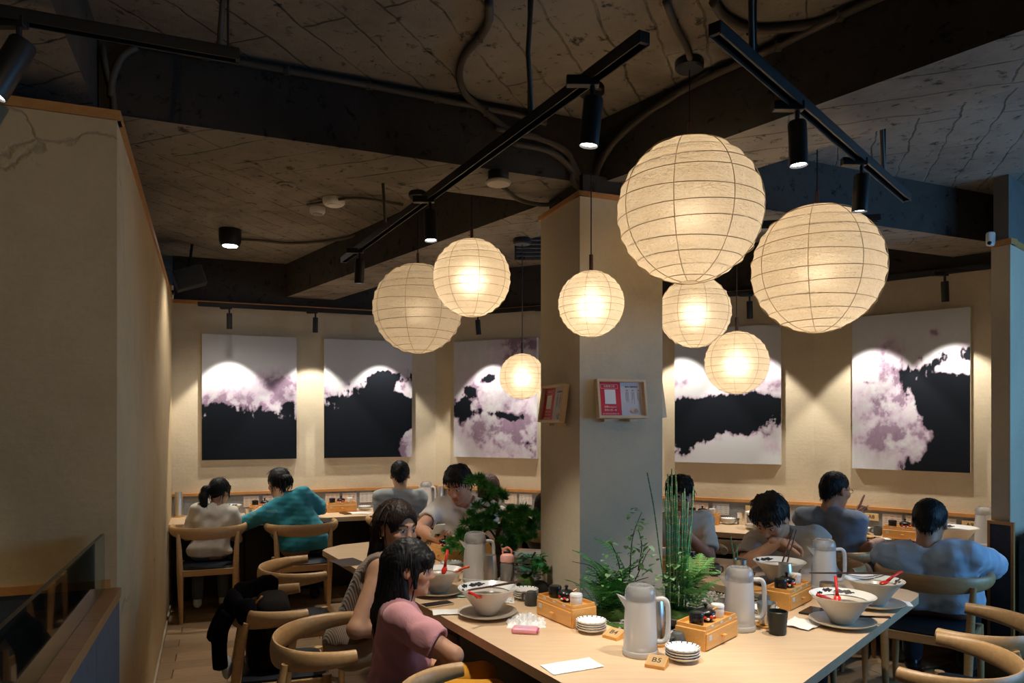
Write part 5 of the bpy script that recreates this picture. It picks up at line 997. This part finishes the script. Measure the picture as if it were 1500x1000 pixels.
def person(label, pel, head, hd, s=1.0, wid=1.0, yaw=0, pitch=0, roll=0, hands=None, poles=None, sleeve=.55, shirt=None, pants=None, hair='short', hmat=None, skin=(.52,.30,.19), hpose=None, collar=False, res=.010, sag=.012, neck_open=.07, belly=1.0, knees=None, slw=1.25, face=True, group=None, hem=0.0, shseed=1, fringe=1.0):
    P = np.array(pel, float); Hc = np.array(head, float); a = math.radians(hd); f = np.array([math.sin(a), math.cos(a), 0]); r = np.array([math.cos(a), -math.sin(a), 0]); up = np.array([0,0,1.])
    ha = math.radians(hd+yaw); hf = np.array([math.sin(ha), math.cos(ha), 0]); hr = np.array([math.cos(ha), -math.sin(ha), 0]); cp, sp_ = math.cos(math.radians(pitch)), math.sin(math.radians(pitch))
    hf2 = hf*cp-up*sp_; hu = up*cp+hf*sp_; cr, sr = math.cos(math.radians(roll)), math.sin(math.radians(roll)); hr2 = hr*cr+hu*sr; hu2 = hu*cr-hr*sr; HR = np.stack([hr2, hf2, hu2], 1)
    def hl(x, y, z): return Hc+HR @ (np.array([x,y,z])*s)
    N = Hc-hu2*.150*s-hf2*.035*s-up*.012*s; w = nrm(N-P); TL = np.linalg.norm(N-P); fr_ = nrm(f-w*(f@w)); rt = np.cross(fr_, w)*1.0; rt = nrm(rt)
    if rt@r < 0: rt = -rt
    def T(x, y, t): return P+rt*x*s*wid+fr_*y*s+w*TL*t
    shL, shR = T(-.165,-.005,.90), T(.165,-.005,.90); l1, l2 = .285*s, .245*s
    hands = hands or {}; poles = poles or {}; arm = {}
    for sd, S in (('L',shL),('R',shR)):
        sg = -1 if sd == 'L' else 1; tgt = hands.get(sd, P+f*.17*s+r*sg*.075*s+up*(.645-P[2])); E, Hh = ik(S, tgt, l1, l2, poles.get(sd, -f*.55-up*.8+rt*sg*.08)); arm[sd] = (S, E, Hh)
    kz = .53
    hipL, hipR = P-r*.085*s*wid, P+r*.085*s*wid; kn = {}
    for sd, hp_, sg in (('L',hipL,-1),('R',hipR,1)):
        K_ = hp_+f*.42*s+r*sg*.03; K_[2] = kz; A = K_-f*.12; A[2] = .085; kn[sd] = (hp_, K_, A)
    allp = [P, Hc, N]+[q for v in arm.values() for q in v]+[q for v in kn.values() for q in v]; lo = np.min(allp,0)-.22*s; hi = np.max(allp,0)+.22*s; lo[2] = max(lo[2], -.01)
    root_o = (P[0], P[1], 0.0)
    # ---- bare body
    B = Field(lo, hi, res); k = .03*s
    def torso(Fd, g, kk):
        bl = belly
        Fd.cone(hipL, hipR, .112*s+g, .112*s+g, kk)
        for sg in (-1,1):
            Fd.cone(T(sg*.055*bl,.0,.02), T(sg*.055*bl,.015*bl,.36), .108*s*bl+g, .103*s*bl+g, kk); Fd.cone(T(sg*.055,.01,.36), T(sg*.082,.0,.74), .104*s+g, .098*s+g, kk); Fd.cone(T(sg*.05,-.005,.86), T(sg*.15,-.005,.885), .070*s+g, .058*s+g, kk)
            Fd.cone(N-w*.01, T(sg*.145,-.012,.915), .050*s+g, .040*s+g, kk)
    torso(B, 0, k)
    for sd in 'LR':
        S, E, Hh = arm[sd]; B.cone(S, E, .050*s, .039*s, k); B.cone(E, E+(Hh-E)*.35, .039*s, .040*s, k*.6); B.cone(E+(Hh-E)*.3, Hh, .040*s, .026*s, k*.6)
        hp_, K_, A = kn[sd]; B.cone(hp_, K_, .082*s, .056*s, k); B.cone(K_, A, .054*s, .036*s, k)
    B.cone(N-w*.03, Hc-hu2*.06*s-hf2*.01*s, .056*s, .052*s, k)
    parts = [B.mesh()]
    # ---- head
    hh = .0055 if face else .008; R3 = .17*s; Hd = Field(Hc-R3, Hc+R3, hh*max(s,.8)); q = s
    def he(c, rr_, kk=.02, sub=False): Hd.ell(hl(*c), np.array(rr_)*q, HR, kk*q, sub)
    def hc_(a_, b_, ra, rb, kk=.015, sub=False): Hd.cone(hl(*a_), hl(*b_), ra*q, rb*q, kk*q, sub)
    he((0,-.014,.034),(.076,.096,.088)); he((0,.020,-.022),(.064,.070,.093),.03); he((0,.034,-.078),(.043,.046,.036),.03); hc_((0,-.02,-.05),(0,-.045,-.15),.052,.054,.03)
    if face:
        for sg in (-1,1):
            he((sg*.040,.060,-.020),(.026,.026,.024),.02); hc_((sg*.014,.083,.030),(sg*.046,.066,.031),.010,.009,.012); Hd.cone(hl(sg*.031,.099,.010), hl(sg*.033,.099,.010), .014*q, .014*q, .010*q, True); he((sg*.031,.0745,.010),(.0145,.0135,.0105),.004)
            he((sg*.0115,.094,-.030),(.009,.010,.008),.008)
        hc_((0,.083,.016),(0,.103,-.024),.008,.0125,.012); hc_((-.017,.083,-.056),(.017,.083,-.056),.0075,.0075,.008); hc_((-.014,.082,-.067),(.014,.082,-.067),.0085,.0085,.008); he((0,.070,-.100),(.020,.018,.016),.02)
    for sg in (-1,1): he((sg*.078,-.008,-.004),(.011,.020,.031),.008); he((sg*.088,-.002,.0),(.007,.010,.018),.006,True)
    hp, hq = Hd.mesh(); parts.append((hp, hq))
    # ---- hands
    hpose = hpose or {}; hstart = len(parts)
    for sd in 'LR':
        S, E, Hh = arm[sd]; ps_ = hpose.get(sd, {}); sg = -1 if sd == 'L' else 1; d = nrm(ps_.get('dir', Hh-E)); n = ps_.get('palm', -up); n = nrm(np.array(n)-d*(np.array(n)@d)); sdv = np.cross(d, n)*1.0
        if ps_.get('thumb') is not None:
            if sdv@np.array(ps_['thumb']) < 0: sdv = -sdv
        elif sdv@rt*sg > 0: sdv = -sdv
        g = Field(Hh-.20*s, Hh+.20*s, .0045); o = Hh; m = s*.95
        g.cone(o-d*.03*m, o+d*.02*m, .024*m, .024*m, .01)
        for x in (-.022,-.007,.008,.024): g.cone(o+d*.02*m+sdv*x*.7*m, o+d*.085*m+sdv*x*m, .0135*m, .0115*m, .012)
        cu = ps_.get('curl', (.45,.5,.55,.6))
        for i, (x, Lf) in enumerate(((.026,.94),(.009,1.05),(-.008,1.0),(-.024,.8))):
            p = o+d*.086*m+sdv*x*m; an = 0; rad = .0092
            for L_ in (.042,.026,.021): an += cu[i]; dd = d*math.cos(an)+n*math.sin(an)+sdv*x*.8*(1-min(1,cu[i])); p2 = p+nrm(dd)*L_*Lf*m; g.cone(p, p2, rad*m, rad*.9*m, .003); p = p2; rad *= .9
        p = o+d*.025*m+sdv*.026*m; td = nrm(d*.75+sdv*.75+n*.25); tc = ps_.get('tc', .35)
        for i, L_ in enumerate((.045,.033,.026)): dd = nrm(td*math.cos(tc*i)+(d*.6+n*.6-sdv*.3)*math.sin(tc*i)); p2 = p+dd*L_*m; g.cone(p, p2, (.0135-.002*i)*m, (.0115-.002*i)*m, .006); p = p2
        parts.append(g.mesh())
    V = np.concatenate([p for p, _ in parts]); col = np.tile(np.array(skin), (len(V),1)); col *= (1+.06*np.sin(V[:,:1]*90)*np.sin(V[:,1:2]*70)*np.sin(V[:,2:3]*80))
    i0 = len(parts[0][0]); L_ = ((hp-Hc) @ HR)/s; ax = np.abs(L_[:,0]); cc = col[i0:i0+len(hp)]
    if face:
        lips = (ax < .024-.25*np.abs(L_[:,2]+.062)) & (L_[:,2] < -.049) & (L_[:,2] > -.076) & (L_[:,1] > .07); cc[lips] = np.array(skin)*np.array([.95,.55,.58])
        ey = ((ax-.031)/.0155)**2+((L_[:,2]-.0095)/.0062)**2 < 1; ey &= L_[:,1] > .06; cc[ey] = (.55,.52,.48); ir = ((ax-.031)/.0068)**2+((L_[:,2]-.0095)/.0068)**2 < 1; cc[ir & ey] = (.012,.009,.008); lid = (((ax-.031)/.018)**2+((L_[:,2]-.013)/.008)**2 < 1) & ~ey & (L_[:,1] > .06); cc[lid & (L_[:,2] > .0135) & (L_[:,2] < .018)] = (.03,.02,.018)
        br = (ax > .013) & (ax < .050) & (np.abs(L_[:,2]-(.036-.10*np.abs(ax-.034))) < .0048) & (L_[:,1] > .045); cc[br] = (.02,.015,.012); ck = np.exp(-((ax-.042)/.022)**2-((L_[:,2]+.03)/.02)**2)[:,None]*(L_[:,1:2] > .03); cc[:] = cc*(1-ck*np.array([.0,.12,.12]))
    body = np_obj('person', parts, SKIN, None, col, root_o); body.location = root_o; tag(body, label, 'person', group)
    # ---- shirt
    rs = np.random.RandomState(shseed); Sh = Field(lo, hi, res*.92); g0 = .016*s; torso(Sh, g0, .035*s)
    for sd in 'LR':
        S, E, Hh = arm[sd]
        if sleeve > .02:
            en = S+(E-S)*min(sleeve,1); Sh.cone(S, en, .064*s, .054*s*slw, .03*s)
            if sleeve > 1: e2 = E+(Hh-E)*(sleeve-1); Sh.cone(E, e2, .054*s*slw, .042*s*slw, .03*s); en, dr = e2, nrm(Hh-E)
            else: dr = nrm(E-S)
            Sh.cone(en-dr*.012*s, en+dr*.20*s, .050*s, .050*s, .004, True); ball = .12*s
            Sh.op(en+dr*.0-.11, en+dr*.12+.11, (lambda en, dr: (lambda x, y, z: np.maximum(-((x-en[0])*dr[0]+(y-en[1])*dr[1]+(z-en[2])*dr[2]), np.sqrt((x-en[0]-dr[0]*.05)**2+(y-en[1]-dr[1]*.05)**2+(z-en[2]-dr[2]*.05)**2)-.118)))(en, dr), .004, True)
        else: Sh.op(S-.1, S+.1, (lambda S_, d_: (lambda x, y, z: np.maximum(-((x-S_[0])*d_[0]+(y-S_[1])*d_[1]+(z-S_[2])*d_[2]), np.sqrt((x-S_[0])**2+(y-S_[1])**2+(z-S_[2])**2)-.11)))(S+rt*(-.02 if sd == 'L' else .02)*1.0, nrm((rt*(-1 if sd == 'L' else 1))*.95+(E-S)*.5)), .004, True)
    Sh.cone(N-w*.035*s+fr_*.02*s, N+w*.10*s+fr_*.03*s, neck_open*s*.82, neck_open*s*1.15, .006, True)
    ws = [(rs.normal(size=3)*np.array([1,1,1.6])*rs.uniform(16,46), rs.uniform(0,6.28), rs.uniform(.4,1)) for _ in range(10)]
    Sh.warp(lambda x, y, z: sag*.42*sum(am*np.sin(kv[0]*x+kv[1]*y+kv[2]*z+ph+1.5*np.sin(9*z+ph)) for kv, ph, am in ws)/2.2)
    Sh.cut(P-up*(.055-hem)*s, -up+f*.1)
    if collar:
        C0 = N-w*.008*s+fr_*.004; Cl = Field(C0-.16*s, C0+.16*s, .006); Cl.cone(C0-w*.012*s, C0+w*.045*s-fr_*.004, .078*s, .066*s, .006); Cl.cone(C0-w*.05*s, C0+w*.13*s, .066*s, .058*s, .004, True); Cl.cone(C0+fr_*.05*s+w*.03*s, C0+fr_*.14*s+w*.0, .030*s, .05*s, .006, True); Cl.cut(C0+w*.035*s, w-fr_*.15)
        np_obj('shirt', [Sh.mesh(), Cl.mesh()], shirt, body, None, root_o)
    else: np_obj('shirt', [Sh.mesh()], shirt, body, None, root_o)
    Tr = Field(lo, hi, res*1.25); Tr.cone(hipL, hipR, .114*s, .114*s, .03)
    for sd in 'LR': hp_, K_, A = kn[sd]; Tr.cone(hp_, K_, .090*s, .070*s, .02*s); Tr.cone(K_, A+up*.03, .070*s, .052*s, .02*s)
    Tr.cut(P+up*.11*s, up); np_obj('trousers', [Tr.mesh()], pants, body, None, root_o)
    for sd in 'LR':
        hp_, K_, A = kn[sd]; Sf = Field(A-np.array([.22,.22,.085]), A+np.array([.22,.22,.12]), .011); Sf.cone(A-up*.035-f*.02, A-up*.045+f*.13*s, .038*s, .032*s, .02); Sf.cone(A-up*.02, A+up*.02, .04*s, .04*s, .02); Sf.cut((0,0,.006), -up)
        np_obj('shoe', [Sf.mesh()], M_plate if 'child' in label else M_blackc, body, None, root_o)
    # ---- hair
    big = .17 if hair in ('short','crop') else .26; lo_h = Hc-np.array([big,big,.17 if hair in ('short','crop') else .48])*s; Hf = Field(lo_h, Hc+np.array([.19,.19,.18])*s, .0058 if face else .007)
    def e_(c, rr_, kk=.02, sub=False): Hf.ell(hl(*c), np.array(rr_)*q, HR, kk*q, sub)
    def c_(a_, b_, ra, rb, kk=.02, sub=False): Hf.cone(hl(*a_), hl(*b_), ra*q, rb*q, kk*q, sub)
    def pl_(p_, n_): Hf.cut(hl(*p_), HR @ np.array(n_))
    vol = {'crop':.005,'short':.016}.get(hair, .013); e_((0,-.016,.038),(.078+vol,.098+vol,.089+vol*1.2))
    if hair in ('short','crop'):
        c_((0,-.07,.0),(0,-.075,-.045),.055,.042,.03)
        if hair == 'short':
            for x, y, z in ((-.05,.045,.085),(-.02,.065,.085),(.015,.07,.083),(.045,.05,.085),(0,.03,.115),(-.04,-.02,.12),(.045,-.03,.115),(0,-.08,.10)): e_((x,y,z),(.03,.035,.022),.02)
            e_((0,.122,-.040),(.062,.060,.084),.012,True)
            if fringe < 1: e_((0,.121,-.022),(.062,.058,.088),.010,True)
            for x in (-.05,-.032,-.014,.006,.026,.046): c_((x,.074-abs(x)*.35,.075),(x*1.05+.006,.098-abs(x)*.55,.036+.030*(1-fringe)+.008*math.sin(x*190)),.015,.005,.008)
        else: e_((0,.112,-.018),(.070,.062,.092),.012,True)
        for sg in (-1,1): e_((sg*.090,.045,-.060),(.040,.052,.052),.012,True); e_((sg*.092,-.006,-.012),(.020,.022,.034),.008,True)
        pl_((0,-.09,-.062),(0,.62,-.8))
    else:
        if hair != 'pony': e_((0,.114,-.034),(.062,.062,.098),.014,True)
        if hair == 'bob':
            for sg in (-1,1): c_((sg*.072,-.015,.03),(sg*.080,.0,-.10),.036,.034,.03)
            c_((0,-.07,.02),(0,-.075,-.12),.065,.050,.04); e_((0,.125,-.04),(.062,.072,.105),.012,True); pl_((0,0,-.125),(0,.15,-1))
        elif hair == 'lob':
            for sg, yy in ((-1,-.03),(1,-.03)): c_((sg*.068,yy,.03),(sg*.078,yy-.015,-.19),.038,.032,.03)
            c_((0,-.07,.02),(0,-.085,-.20),.064,.05,.04); e_((0,.120,-.022),(.066,.080,.108),.012,True)
            for sg in (-1,1): e_((sg*.085,.012,-.02),(.030,.030,.055),.012,True)
        elif hair == 'pony':
            e_((0,.114,-.030),(.064,.060,.092),.014,True); c_((0,-.06,-.02),(0,-.05,-.06),.05,.03,.03)
            for sg in (-1,1): e_((sg*.088,.02,-.055),(.035,.050,.050),.012,True); c_((sg*.06,.06,.06),(sg*.075,.055,-.06),.014,.005,.01)
            pts = [(-.03,-.10,.03),(-.05,-.145,.01),(-.06,-.155,-.06),(-.055,-.14,-.15),(-.05,-.13,-.22)]; rd = [.026,.034,.040,.032,.008]
            for i in range(4): c_(pts[i], pts[i+1], rd[i], rd[i+1], .02)
        elif hair == 'bun':
            c_((0,-.07,.0),(0,-.07,-.04),.055,.035,.03)
            for sg in (-1,1): e_((sg*.088,.02,-.05),(.035,.050,.050),.012,True)
            e_((.025,-.128,.0),(.046,.040,.042),.010); e_((.055,-.12,-.012),(.028,.028,.028),.010)
        elif hair == 'long':
            e_((0,.120,-.045),(.060,.062,.090),.012,True); c_((-.04,.075,.055),(.045,.075,.055),.028,.028,.02); c_((-.035,.088,.03),(.04,.088,.03),.014,.014,.014)
            for sg in (-1,1): c_((sg*.06,-.04,.03),(sg*.062,-.075,-.20),.042,.040,.03); c_((sg*.062,-.075,-.20),(sg*.045,-.085,-.36),.040,.020,.03); e_((sg*.088,.0,-.015),(.024,.024,.038),.012,True); c_((sg*.072,.03,.05),(sg*.078,.035,-.075),.014,.006,.01)
            c_((0,-.085,.02),(0,-.105,-.22),.060,.050,.04); c_((0,-.105,-.22),(-.01,-.11,-.38),.050,.018,.04)
            c_((.07,-.02,-.06),(.085,.03,-.25),.022,.010,.02)
    cx, cy = Hc[0], Hc[1]
    Hf.warp(lambda x, y, z: .0022*np.sin(46*np.arctan2(y-cy+.001, x-cx+.001)+5*np.sin(22*z)+3*np.sin(15*(x-cx)))+.0014*np.sin(97*np.arctan2(y-cy+.001, x-cx+.001)+7*np.sin(13*z)))
    hv, hq2 = Hf.mesh(); sp2 = [(hv, hq2)]; rr2 = np.random.RandomState(shseed+100); crown = hl(.012,-.035,.13); nt = {'crop':420,'short':300}.get(hair, 190)
    if nt and len(hv):
        TV, TQ = [], []
        for vi in rr2.choice(len(hv), nt):
            p0 = hv[vi]; Lq = ((p0-Hc) @ HR)/s
            if hair in ('lob','pony','bun') and Lq[1] > .02: continue
            if hair == 'crop' and Lq[1] > .04: continue
            n_ = nrm(p0-(Hc+HR @ (np.array([0,-.016,min(.038, Lq[2])])*s))); fl = nrm((p0-crown)*1.0-hu2*.05); fl = nrm(fl-n_*(fl@n_)+rr2.normal(size=3)*.16); L4 = (rr2.uniform(.025,.05) if hair == 'short' else rr2.uniform(.012,.02) if hair == 'crop' else rr2.uniform(.05,.10))*s; sd_ = nrm(np.cross(fl, n_)); b0 = len(TV)
            lift = .006 if hair == 'short' else .002; wd = rr2.uniform(.0035,.006)*s*(.6 if hair == 'crop' else 1)
            for i in range(4):
                t_ = i/3; c0 = p0-n_*.002+fl*L4*t_+n_*(lift*math.sin(t_*2.2)-.30*L4*t_*t_)+(-up)*.004*t_; w0 = wd*(1-t_)**.7+.0004
                TV += [c0-sd_*w0, c0+n_*w0*.8, c0+sd_*w0]
            for i in range(3):
                for j in range(2): a0 = b0+i*3+j; TQ.append((a0, a0+1, a0+4, a0+3))
        sp2.append((np.array(TV), np.array(TQ)))
    ho_ = np_obj('hair', sp2, hmat or H_black, body, None, root_o)
    return dict(body=body, hl=hl, HR=HR, arm=arm, root=np.array(root_o), T=T, f=f, r=r, N=N)
def hair_tie(pr, p, r, m, nm='hair_tie'):
    g = G().sphere(Vector(pr['hl'](*p)-pr['root']), r, 14, 10); g.ob(nm, m, pr['body'], True)
def glasses(pr, m):
    hl = pr['hl']; g = G()
    for sg in (-1,1):
        ring_ = [Vector(hl(sg*.032+.021*math.cos(a), .100-.25*abs(.021*math.cos(a))*0, .008+.016*math.sin(a))-pr['root']) for a in [2*math.pi*i/16 for i in range(17)]]; g.tube(ring_, .0016, 5); g.tube([Vector(hl(sg*.053,.098,.012)-pr['root']), Vector(hl(sg*.078,.05,.014)-pr['root']), Vector(hl(sg*.082,-.01,.008)-pr['root'])], .0017, 5)
    g.tube([Vector(hl(-.011,.102,.010)-pr['root']), Vector(hl(.011,.102,.010)-pr['root'])], .0016, 5); g.ob('glasses', m, pr['body'], True)
def hpx(px, top, Y, s): return PY(px, top, Y)-Vector((0,0,.128*s))
U3 = np.array([U2.x,U2.y,0]); UP = np.array([0,0,1.])
M_dkpants = cloth('dark_trousers', (.012,.012,.015)); M_beigep = cloth('beige_trousers', (.42,.36,.28))
# ponytailed child at the counter
p1 = person('child with a ponytail in a beige shirt sitting at the counter, seen from behind', (-2.50,5.98,.55), hpx(322,701,6.06,.84), -21, .84, 1.0, 38, 10, 0, shirt=cloth('beige_tshirt',(.60,.56,.48)), pants=cloth('grey_trousers',(.10,.11,.13)), hair='pony', sleeve=.75, slw=1.35, res=.011, neck_open=.075, shseed=3, hands={'L':Vector((-2.68,6.18,.635)),'R':Vector((-2.47,6.26,.635))}, poles={'L':(-.4,.1,-1),'R':(.3,.1,-1)})
hair_tie(p1, (-.035,-.115,.025), (.02,.024,.024), pmat('cream_scrunchie',(.68,.62,.5),.9))
# turquoise shirt
p2 = person('person in a turquoise shirt with a dark hair bun, seen from behind', (-1.79,6.20,.575), hpx(408,687,6.22,.97), -21, .98, 1.14, -22, 22, -8, shirt=cloth('turquoise_shirt',(.045,.30,.38)), pants=M_dkpants, hair='bun', sleeve=.92, slw=1.35, res=.011, belly=1.18, shseed=5, hands={'L':oc(0,376,.47)+Vector((0,0,.06)),'R':oc(0,454,.47)+Vector((0,0,.06))}, poles={'L':(-.3,-.5,-.3),'R':(.7,-.1,-.3)})
hair_tie(p2, (.045,-.105,.02), (.018,.012,.016), pmat('cream_clip',(.70,.66,.58),.5), 'hair_clip'); G().box(tuple(p2['N']-np.array([.03,.135,.075])-p2['root']),(.085,.004,.012),.38).ob('back_label', pmat('grey_print_strip',(.40,.52,.55),.7), p2['body'])
# grey polo
p3 = person('man in a grey polo shirt with cropped hair, seen from behind at the counter', (-1.01,6.47,.56), hpx(586,675,6.54,1.02), -12, 1.02, 1.08, 0, 14, 0, shirt=cloth('grey_polo',(.33,.35,.345)), pants=M_dkpants, hair='crop', sleeve=.62, slw=1.2, res=.011, collar=True, shseed=7, face=False)
# white T-shirt with phone
ph = PY(641,786,4.86)
p4 = person('man in a white T-shirt looking down at a phone behind the bonsai', (-.33,5.40,.56), hpx(672,684,5.20,1.02), 193, 1.02, 1.15, 12, 26, 0, shirt=cloth('white_tshirt',(.70,.67,.63)), pants=M_beigep, hair='short', sleeve=.62, slw=1.25, res=.009, shseed=9, fringe=.35, skin=(.58,.33,.22), hands={'R':Vector(ph)+Vector((-.0,.08,-.03)),'L':Vector(ph)+Vector((.09,.08,-.03))}, poles={'R':(-1,.3,-.1),'L':(1,.3,-.1)}, hpose={'R':dict(dir=(.35,-.85,.15),palm=(.5,.1,.9),curl=(.5,.5,.5,.5)),'L':dict(dir=(-.85,-.4,.1),palm=(-.1,-.2,.95),curl=(.3,.35,.35,.4))})
t = thing('smartphone', 'white smartphone held by the man in the white shirt', 'phone', Vector(ph)+Vector((.0,-.022,.045)), .5); g = G().rbox((0,0,0),(.07,.14,.008),.003); R_ = Matrix.Rotation(-.75,4,'X'); g.v = [tuple(R_ @ Vector(v)) for v in g.v]; g.ob('case', pmat('mint_case',(.62,.72,.68),.4), t); g = G().box(None,(.064,.13,.001),mat=R_ @ Matrix.Translation((0,0,.0047))); g.ob('screen', MATS['phone_glass'], t); g = G().rbox((.018,.05,-.006),(.026,.03,.005),.002); g.v = [tuple(R_ @ Vector(v)) for v in g.v]; g.ob('camera_bump', M_charc, t)
# brown bob behind
p5 = person('person with a chestnut bob and white shirt, seen from behind right of the bonsai', (-.28,6.26,.555), hpx(717,696,6.32,.95), 26, .95, 1.0, 8, 12, 0, shirt=cloth('offwhite_shirt',(.62,.60,.58)), pants=M_dkpants, hair='bob', hmat=H_bob, sleeve=.7, res=.012, face=False, shseed=11)
p12 = person('person in grey with dark brown hair, mostly hidden by the left pillar edge', (.33,5.86,.56), hpx(800,722,5.94,.9), 26, .9, .88, 0, 20, 0, shirt=cloth('dark_grey_shirt',(.16,.15,.145)), pants=M_dkpants, hair='bob', hmat=H_brown, sleeve=.9, res=.013, face=False, shseed=13)
# woman in taupe
p6 = person('woman in a ribbed taupe top with dark shoulder-length hair at the left table edge', (-.755,3.45,.56), hpx(581,735,3.50,1.03), 84, 1.03, .98, 48, 7, 4, shirt=cloth('taupe_rib_knit',(.235,.175,.135), 45), pants=cloth('light_khaki',(.46,.40,.32)), hair='lob', hmat=H_brown, sleeve=0, res=.008, shseed=15, skin=(.55,.31,.19), neck_open=.072, sag=.006, belly=.9, hem=.09, hands={'R':Vector((-.50,3.36,.655)),'L':Vector((-.60,3.53,.65))}, poles={'R':(.2,-.2,-1),'L':(-.9,.3,-.5)})
hair_tie(p6, (.088,.0,-.036), .006, pmat('gold_stud',(.8,.55,.2),.2,1), 'earring')
# girl in pink
p7 = person('girl in a pink T-shirt with long black hair sitting at the left table edge', (-.45,2.84,.54), hpx(602,790,2.86,.90), 76, .86, 1.08, 14, 6, 0, shirt=cloth('pink_tshirt',(.56,.27,.29)), pants=cloth('mustard_shorts',(.62,.30,.03)), hair='long', sleeve=.72, slw=1.45, res=.008, shseed=17, skin=(.50,.27,.17), neck_open=.072, sag=.014, hem=-.03, hands={'R':Vector((-.32,2.70,.60)),'L':Vector((-.33,2.90,.63))}, poles={'R':(1,-.55,-.15),'L':(-.2,.5,-1)}, hpose={'R':dict(dir=(.25,.75,-.45),palm=(0,-.2,-1),curl=(.6,.6,.6,.6))})
hair_tie(p7, (.062,-.03,.035), .011, pmat('pink_bobble',(.75,.35,.32),.4), 'hair_bobble')
# man with glasses behind the horsetail
p8 = person('man with glasses in a beige T-shirt sitting behind the horsetail stems', (1.20,5.02,.56), hpx(996,699,4.92,1.02), 192, 1.02, 1.0, -6, 14, 0, shirt=cloth('sand_tshirt',(.62,.57,.50)), pants=M_dkpants, hair='short', sleeve=.8, slw=1.2, res=.010, shseed=19, skin=(.52,.28,.18), hands={'L':PY(1000,776,4.76),'R':PY(974,806,4.74)}, poles={'L':(.6,-.3,-1),'R':(-.1,-.3,-1)}, hpose={'L':dict(dir=(-.3,-.1,1),palm=(-.2,1,.2),curl=(.6,.6,.7,.7))})
glasses(p8, M_steel)
# young man eating
hand9 = PY(1140,793,4.06)
p9 = person('young man in a grey T-shirt bending over his bowl with chopsticks', (1.89,4.50,.56), hpx(1130,726,4.12,1.03), 222, 1.03, 1.04, 4, 42, 0, shirt=cloth('warm_grey_tshirt',(.50,.47,.44)), pants=M_dkpants, hair='short', sleeve=.75, slw=1.35, res=.009, shseed=21, skin=(.58,.32,.20), hands={'R':hand9,'L':Vector((1.85,4.33,.65))}, poles={'R':(-.65,-.6,-.5),'L':(.1,.5,-1)}, hpose={'R':dict(dir=(.85,-.15,-.05),palm=(.0,.2,-1),curl=(.55,.6,.65,.7),thumb=(.2,-.9,.2))})
hc9 = Vector(p9['arm']['R'][2])+Vector((.075,-.03,-.02)); b5 = W(1142,857)+Vector((0,0,.10)); stick_pair(hc9+Vector((.01,.01,.09)), b5+Vector((.02,.0,.0)), 'dark chopstick held by the young man over his bowl', .016)
# man with raised finger
p10 = person('man with glasses in a blue-grey polo shirt raising one finger at the counter', (2.20,4.965,.56), hpx(1224,690,4.98,1.03), 44, 1.0, 1.12, 26, 8, 0, shirt=cloth('blue_grey_polo',(.18,.215,.275)), pants=cloth('brown_trousers',(.10,.07,.05)), hair='crop', sleeve=.78, slw=1.3, res=.009, collar=True, shseed=23, skin=(.42,.22,.14), hands={'L':PY(1254,757,5.05),'R':PY(1279,795,4.72)}, poles={'L':(.0,.2,-1),'R':(.2,-.3,-1)}, hpose={'L':dict(dir=(.35,.1,1),palm=(.9,-.3,-.2),curl=(.05,1.3,1.35,1.4),tc=.8,thumb=(-.3,-1,.2)),'R':dict(dir=(.8,.5,.2),palm=(0,0,-1),curl=(1.0,1.1,1.1,1.2),tc=.7)})
glasses(p10, M_blackc)
# man in pale blue
p11 = person('man in a pale blue collared shirt with his broad back turned', (2.49,4.28,.575), hpx(1362,731,4.32,1.10), 36, 1.10, 1.28, 4, 18, 0, shirt=cloth('pale_blue_shirt',(.50,.62,.78)), pants=cloth('dark_navy_trousers',(.015,.018,.028)), hair='crop', sleeve=.95, slw=1.5, res=.010, collar=True, belly=1.15, shseed=25, skin=(.44,.23,.15), face=False, hands={'L':Vector((2.65,4.72,.81)),'R':Vector((2.87,4.57,.81))}, poles={'L':(-.3,-.2,-.3),'R':(.6,-.2,-.4)})
